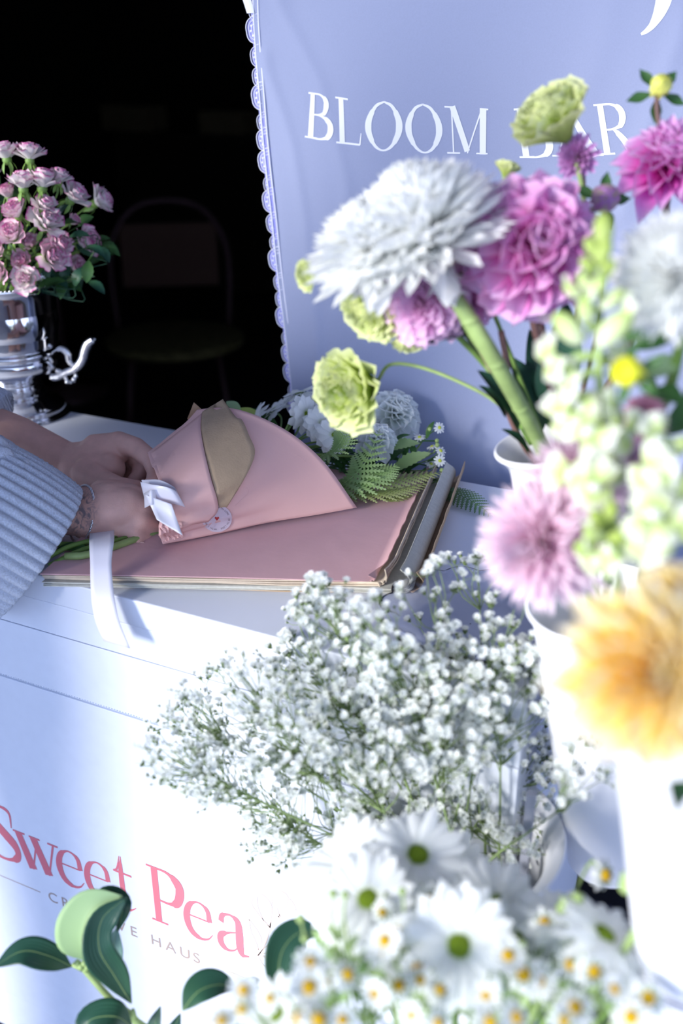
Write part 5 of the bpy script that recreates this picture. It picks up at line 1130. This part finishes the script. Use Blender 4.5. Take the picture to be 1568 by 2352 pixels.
def spray(k, nodes, label, root, hub):
    o = thing('gypsophila_spray', label, 'flower', root, 'baby\'s breath sprays in the white bucket'); st = G(); fl = G(); fg = G(); big = []
    rj = Vector((rg.uniform(-.04, .04), rg.uniform(-.03, .03), 0)); r0 = root+rj
    main = [Vector(p) for p in cat([tuple(r0), tuple(r0.lerp(hub, .4)+Vector((0, 0, .03))), tuple(r0.lerp(hub, .75)+Vector((0, 0, .015))), tuple(hub)], 24)]
    st.tube(main, [.0018*(1-i/30) for i in range(24)], 6)
    for (x, y, t) in nodes:
        p = pt(x, y, t); j = min(range(8, 24), key=lambda i: (main[i]-p).length+abs(i-18)*.001); j = max(8, j-3); a = main[j]
        mid = a.lerp(p, .5)+Vector((rg.uniform(-.008, .008), rg.uniform(-.008, .008), rg.uniform(-.010, .004))); st.tube([a, mid, p], [.0007, .0005, .0004], 4, n=6)
        d0 = (p-mid).normalized(); sz = 1.0 if (x > 620 or y < 1500) else .78
        for q in range(rg.choice((3, 3, 4, 5))):
            dd = (d0+Vector((rg.gauss(0, .6), rg.gauss(0, .6), rg.gauss(.3, .5)))).normalized(); L = rg.uniform(.006, .017); e = p+dd*L
            st.tube([p, p.lerp(e, .5)+dd.orthogonal()*.001, e], .00032, 3, cap=False)
            u = rg.random(); R = (.0030+.0034*u)*sz*(1.15 if y < 1700 and x > 800 else 1)
            v = rg.randrange(3); M = frame(e, (dd+(-FW)*.8+Vector((0, 0, .3))).normalized(), spin=rg.uniform(0, 6), s=R)
            if u > .9 and len(big) < 12: big.append((M, v))
            elif u < .12: fl.add(xf(GV[v][0], frame(e, dd, s=R*.5)), GV[v][1], GV[v][2])
            else: fl.add(xf(GV[v][0], M), GV[v][1], GV[v][2])
            fg.add(xf(GCV[0], M), GCV[1])
    part('stem', st, G_GYP, o); part('calyxes', fg, G_GYP, o, kind='stuff'); part('florets', fl, W_PET, o, kind='stuff')
    for M, v in big: part('floret', gf_mesh[v], None, o, M=M)
for k in range(len(tips)): spray(k, spr[k], 'spray of tiny white blossom in the flared bucket, %s' % NAMEP[k], base, tpos[k])
nn = [(rg.uniform(1275, 1375), rg.uniform(1715, 1840), rg.uniform(.80, .86)) for _ in range(14)]
spray(99, nn, 'thin side sprig of tiny blossom crossing in front of the tall bucket', base, pt(1310, 1845, .86))
# ================================================================ white daisies
VF = F0+(F1-F0)*.2
dd_ = [daisyG(.041, 17, 2, .25, 31, .05), daisyG(.041, 18, 2, .24, 32, .25), daisyG(.041, 16, 2, .27, 33, -.1)]
ddm = [x.mesh('petals', W_PET) for x in dd_]; ddc = discG(.0095, .55, 5, 110).mesh('disc', GRN_D); ddk = calyxG(.010, .011).mesh('calyx', G_STEM)
for i, (x, y, t, ax, sc, lb) in enumerate(((958, 1968, .76, (.1, .72, .62), 1.0, 'large white daisy with a green eye, highest of the daisies'), (1140, 2085, .74, (.35, .55, .75), 1.0, 'large white daisy at the right, its green eye turned right'), (1052, 2172, .68, (.05, .35, .95), 1.0, 'large white daisy facing the camera with the biggest green eye'),
        (845, 2068, .72, (-.1, .65, .75), .9, 'white daisy with a bright green eye left of centre'), (975, 2118, .75, (-.2, .7, .6), .8, 'white daisy between the two central ones, green eye half hidden'), (800, 1992, .78, (-.55, .7, .25), 1.05, 'white daisy at the upper left of the daisies, seen from the side'), (860, 1965, .80, (-.2, .8, .3), .85, 'white daisy behind the highest one, its eye in shade'),
        (805, 2060, .74, (-.6, .5, .5), .95, 'white daisy at the left end of the daisies'), (1060, 1985, .79, (.5, .75, .3), .8, 'white daisy tucked right of the highest one, seen from the side'), (1295, 2120, .70, (.2, .92, .2), .85, 'white daisy at the right, seen flat from the side'), (1385, 2150, .66, (.4, .8, .3), .85, 'white daisy at the far right below the small chamomile'), (800, 2140, .74, (-.7, .4, .4), .8, 'white daisy low at the left beside the dark leaf'),
        (1180, 2160, .72, (.2, .7, .6), .8, 'white daisy under the right large one'), (900, 2190, .72, (-.1, .6, .7), .8, 'white daisy behind the chamomile left of the camera-facing one'), (640, 2330, .70, (-.5, .6, .5), .7, 'white daisy at the bottom left corner of the daisies'), (1480, 2230, .66, (.3, .7, .5), .7, 'white daisy at the lower right edge'))):
    h = pt(x, y, t); a = look(0, 0, 0, ax); stemmed('white_daisy', lb, 'flower', h, VF, a, [('petals', ddm[i % 3], None), ('disc', ddc, None), ('calyx', ddk, None)], VF+Vector((rg.uniform(-.04, .04), rg.uniform(-.04, .04), 0)), .0024, G_STEM, 'large white daisies', mid=[h-a*.04, (h-a*.05).lerp(VF, .5)], scale=sc, spin=i*1.1)
# ================================================================ chamomile
cm = [daisyG(.0125, 14, 1, .29, 41, .05), daisyG(.0125, 13, 1, .30, 42, .4), daisyG(.0125, 14, 1, .28, 43, -.25)]
cmm = [x.mesh('petals', W_PET) for x in cm]; cmd = discG(.0041, .8, 6, 50).mesh('disc', YEL); cmk = calyxG(.0048, .005, 8).mesh('calyx', G_STEML)
CH_ = [(740, 305), (592, 347), (640, 405), (590, 468), (357, 512), (412, 565), (353, 590), (478, 550), (645, 585), (567, 612), (705, 530), (715, 567), (778, 600), (928, 617), (978, 455), (1000, 488), (1100, 570), (1200, 518), (1118, 380), (1313, 480), (1278, 540), (1345, 597), (1218, 657), (1455, 628), (1520, 455), (140, 598), (228, 627), (135, 663), (687, 682), (462, 697), (385, 697), (942, 706), (1025, 690), (772, 706), (1310, 520), (880, 225), (600, 440), (1180, 700), (1400, 690), (1050, 548), (320, 690), (70, 700)]
CH_ = [(460+a*.7066, 1850+b*.7066) for a, b in CH_]; CH_[35] = (1390, 2010)
CH_.sort()
for i, (x, y) in enumerate(CH_):
    near = (y-2050)/300; t = .72-.12*max(0, near)+rg.uniform(-.02, .02); h = pt(x, y, t); a = look(0, 0, 0, (rg.uniform(-.7, .7), rg.uniform(-.1, .9), .7))
    tgt = VF+Vector(((x-1000)*.00006, rg.uniform(-.03, .03), 0))
    stemmed('chamomile', 'small white chamomile with a yellow centre, %s from the left' % ordn[i], 'flower', h, VF, a, [('petals', cmm[i % 3], None), ('disc', cmd, None), ('calyx', cmk, None)], tgt, .0010, G_STEML, 'chamomile in front of the large daisies', mid=[h-a*.02, (h-a*.03).lerp(tgt, .45)], scale=rg.uniform(.72, 1.1), spin=i)
for (x, y, t, r) in ((765, 2052, .70, .0032), (793, 2055, .70, .003), (924, 2047, .70, .003), (1440, 2035, .64, .0058), (1438, 2015, .64, .004), (1485, 2020, .64, .003), (1300, 2070, .68, .0045), (1326, 2062, .68, .0045), (1290, 2085, .68, .004), (1345, 2295, .62, .004), (990, 2330, .62, .004), (700, 2155, .70, .003), (690, 2110, .72, .0035), (1200, 2170, .68, .0035)):
    h = pt(x, y, t); g = G(); g.ball(tuple(h), r, 6, sc=(1, 1, .9)); g.tube([h, h-UP*.03+RT*rg.uniform(-.01, .01), (h-UP*.05).lerp(VF, .5), VF], .0009, 5, n=10); solo('chamomile_bud', g, G_STEML, 'small round green bud on a thin stem among the chamomile', 'bud', 'green buds among the chamomile')
for i in range(70):
    x, y = rg.uniform(720, 1520), rg.uniform(2240, 2352); t = rg.uniform(.68, .76) ; p = pt(x, y, t); d = look(0, 0, 0, (rg.uniform(-.7, .7), rg.uniform(.2, 1), rg.uniform(-.3, .3)))
    g = G(); 
    for q in range(5): leafG(g, p+d*(.008*q), p+d*(.008*q)+(d+RT*(.9 if q % 2 else -.9)).normalized()*.016, .007, -FW+UP*.4, .1, .2, nu=7, nv=3, serr=.2)
    g.tube([p-d*.03, p, p+d*.045], .0009, 5, n=8); g.tube([p-d*.03, (p-d*.03).lerp(VF, .6), VF], .0009, 4, n=6)
    solo('feathery_leaf', g, [G_FERN, G_STEM, G_STEML][i % 3], 'feathery green leaf low among the chamomile', 'leaf', 'feathery leaves among the chamomile')
# ================================================================ glossy leaf branches
VK = K0+(K1-K0)*.2
def bleaf(o, pts, ws, n, m_, under=None, lbl=None):
    """broad leaf along a curved midrib; pts photo points, ws half widths (left, right)"""
    c = [Vector(x) for x in cat([tuple(pt(*p)) for p in pts], 22)]; W_ = cat(ws, 22); n = look(0, 0, 0, n); rows = []
    for i in range(22):
        d = (c[min(i+1, 21)]-c[max(i-1, 0)]).normalized(); s_ = d.cross(n).normalized(); nn = s_.cross(d)
        rows.append([tuple(c[i]+s_*(v*(W_[i][0] if v < 0 else W_[i][1]))+nn*(.22*abs(v)**1.6*max(W_[i]))) for v in np.linspace(-1, 1, 11)])
    g = G(); g.grid(rows); q = part('leaf', g, m_, o, label=lbl); q.modifiers.new('t', 'SOLIDIFY').thickness = .0004
    g = G(); g.tube([x+n*.0001 for x in c], [.0004*(1-i/24) for i in range(22)], 5); part('midrib', g, G_STEML, q)
prof = lambda w_, k=1: [(0.0005, .0005), (w_*.7, w_*.7*k), (w_, w_*k), (w_*.95, w_*.95*k), (w_*.6, w_*.6*k), (.0005, .0005)]
o = thing('leaf_branch', 'branch of dark glossy leaves in front of the printed panel, left corner', 'branch', VK)
g = G(); g.tube([pt(182, 2215, .96), pt(205, 2240, .96), pt(260, 2300, .96), pt(312, 2345, .96), pt(345, 2420, .97), VK], [.002, .0030, .0034, .0038, .004, .004], 9, n=24)
g.tube([pt(312, 2345, .96), pt(305, 2320, .95)], .002, 7); g.tube([pt(196, 2232, .96), pt(200, 2205, .96)], [.0035, .0025], 7); g.tube([pt(190, 2225, .96), pt(165, 2215, .96)], [.0032, .002], 7)
for k in range(4): g.ball(tuple(pt(178+k*8, 2212+(k % 2)*8, .958)), .0035, 5)
part('stem', g, G_STEML, o)
bleaf(o, [(165, 2220, .955), (110, 2195, .945), (50, 2185, .94), (-15, 2222, .935)], prof(.0165, .8), (.1, .75, .65), G_DARK)
bleaf(o, [(198, 2208, .955), (188, 2150, .95), (215, 2085, .95), (282, 2058, .955)], [(.0005, .0005), (.020, .006), (.026, .008), (.022, .008), (.012, .006), (.0005, .0005)], (-.1, .3, .95), G_UND, lbl='pale green leaf underside turned to the camera')
bleaf(o, [(302, 2305, .95), (262, 2240, .945), (228, 2180, .94), (235, 2110, .945), (292, 2060, .95)], [(.0005, .0005), (.010, .012), (.016, .014), (.015, .012), (.010, .014), (.0005, .0005)], (.35, .2, .9), G_DARK)
bleaf(o, [(210, 2100, .965), (240, 2062, .965), (280, 2080, .965), (270, 2140, .97)], prof(.011), (0, .6, .7), G_DARK)
bleaf(o, [(275, 2225, .975), (262, 2180, .975), (268, 2130, .975)], prof(.008), (.3, .1, .9), mat('blue_green_leaf', (.20, .34, .30), .5))
bleaf(o, [(305, 2360, .94), (265, 2335, .93), (205, 2345, .93), (190, 2400, .93)], prof(.016), (.1, .8, .5), G_DARK)
bleaf(o, [(350, 2420, .95), (352, 2370, .95), (368, 2312, .95)], prof(.008), (-.3, .2, .9), G_DARK)
bleaf(o, [(385, 2420, .95), (392, 2380, .95), (414, 2328, .95)], prof(.008), (.3, .2, .9), G_DARK)
o = thing('leaf_branch', 'branch of dark glossy leaves rising beside the chamomile', 'branch', VK+Vector((.05, 0, 0)))
g = G(); g.tube([pt(640, 2300, .85), pt(600, 2420, .87), pt(560, 2600, .90), VK], [.0025, .003, .0035, .004], 8, n=20); g.tube([pt(560, 2290, .86), pt(590, 2350, .86), pt(600, 2420, .87)], .002, 7, n=10); g.tube([pt(655, 2300, .84), pt(640, 2330, .85), pt(625, 2360, .86)], .002, 7); part('stem', g, G_STEML, o)
bleaf(o, [(418, 2322, .86), (455, 2278, .865), (500, 2262, .87), (545, 2270, .875)], prof(.015, .8), (.1, .75, .65), G_DARK)
bleaf(o, [(545, 2262, .87), (580, 2275, .87), (600, 2310, .865)], prof(.011), (.1, .75, .65), G_DARK)
bleaf(o, [(657, 2298, .83), (640, 2240, .83), (650, 2180, .835), (690, 2140, .84), (735, 2145, .84)], [(.0005, .0005), (.009, .010), (.014, .015), (.016, .014), (.010, .010), (.0005, .0005)], (.2, .3, .9), G_DARK)
bleaf(o, [(657, 2300, .83), (685, 2265, .83), (695, 2220, .835)], prof(.009), (.2, .3, .9), G_DARK)
bleaf(o, [(560, 2420, .84), (570, 2370, .84), (600, 2335, .84), (640, 2335, .84)], prof(.013), (.1, .7, .7), G_DARK)
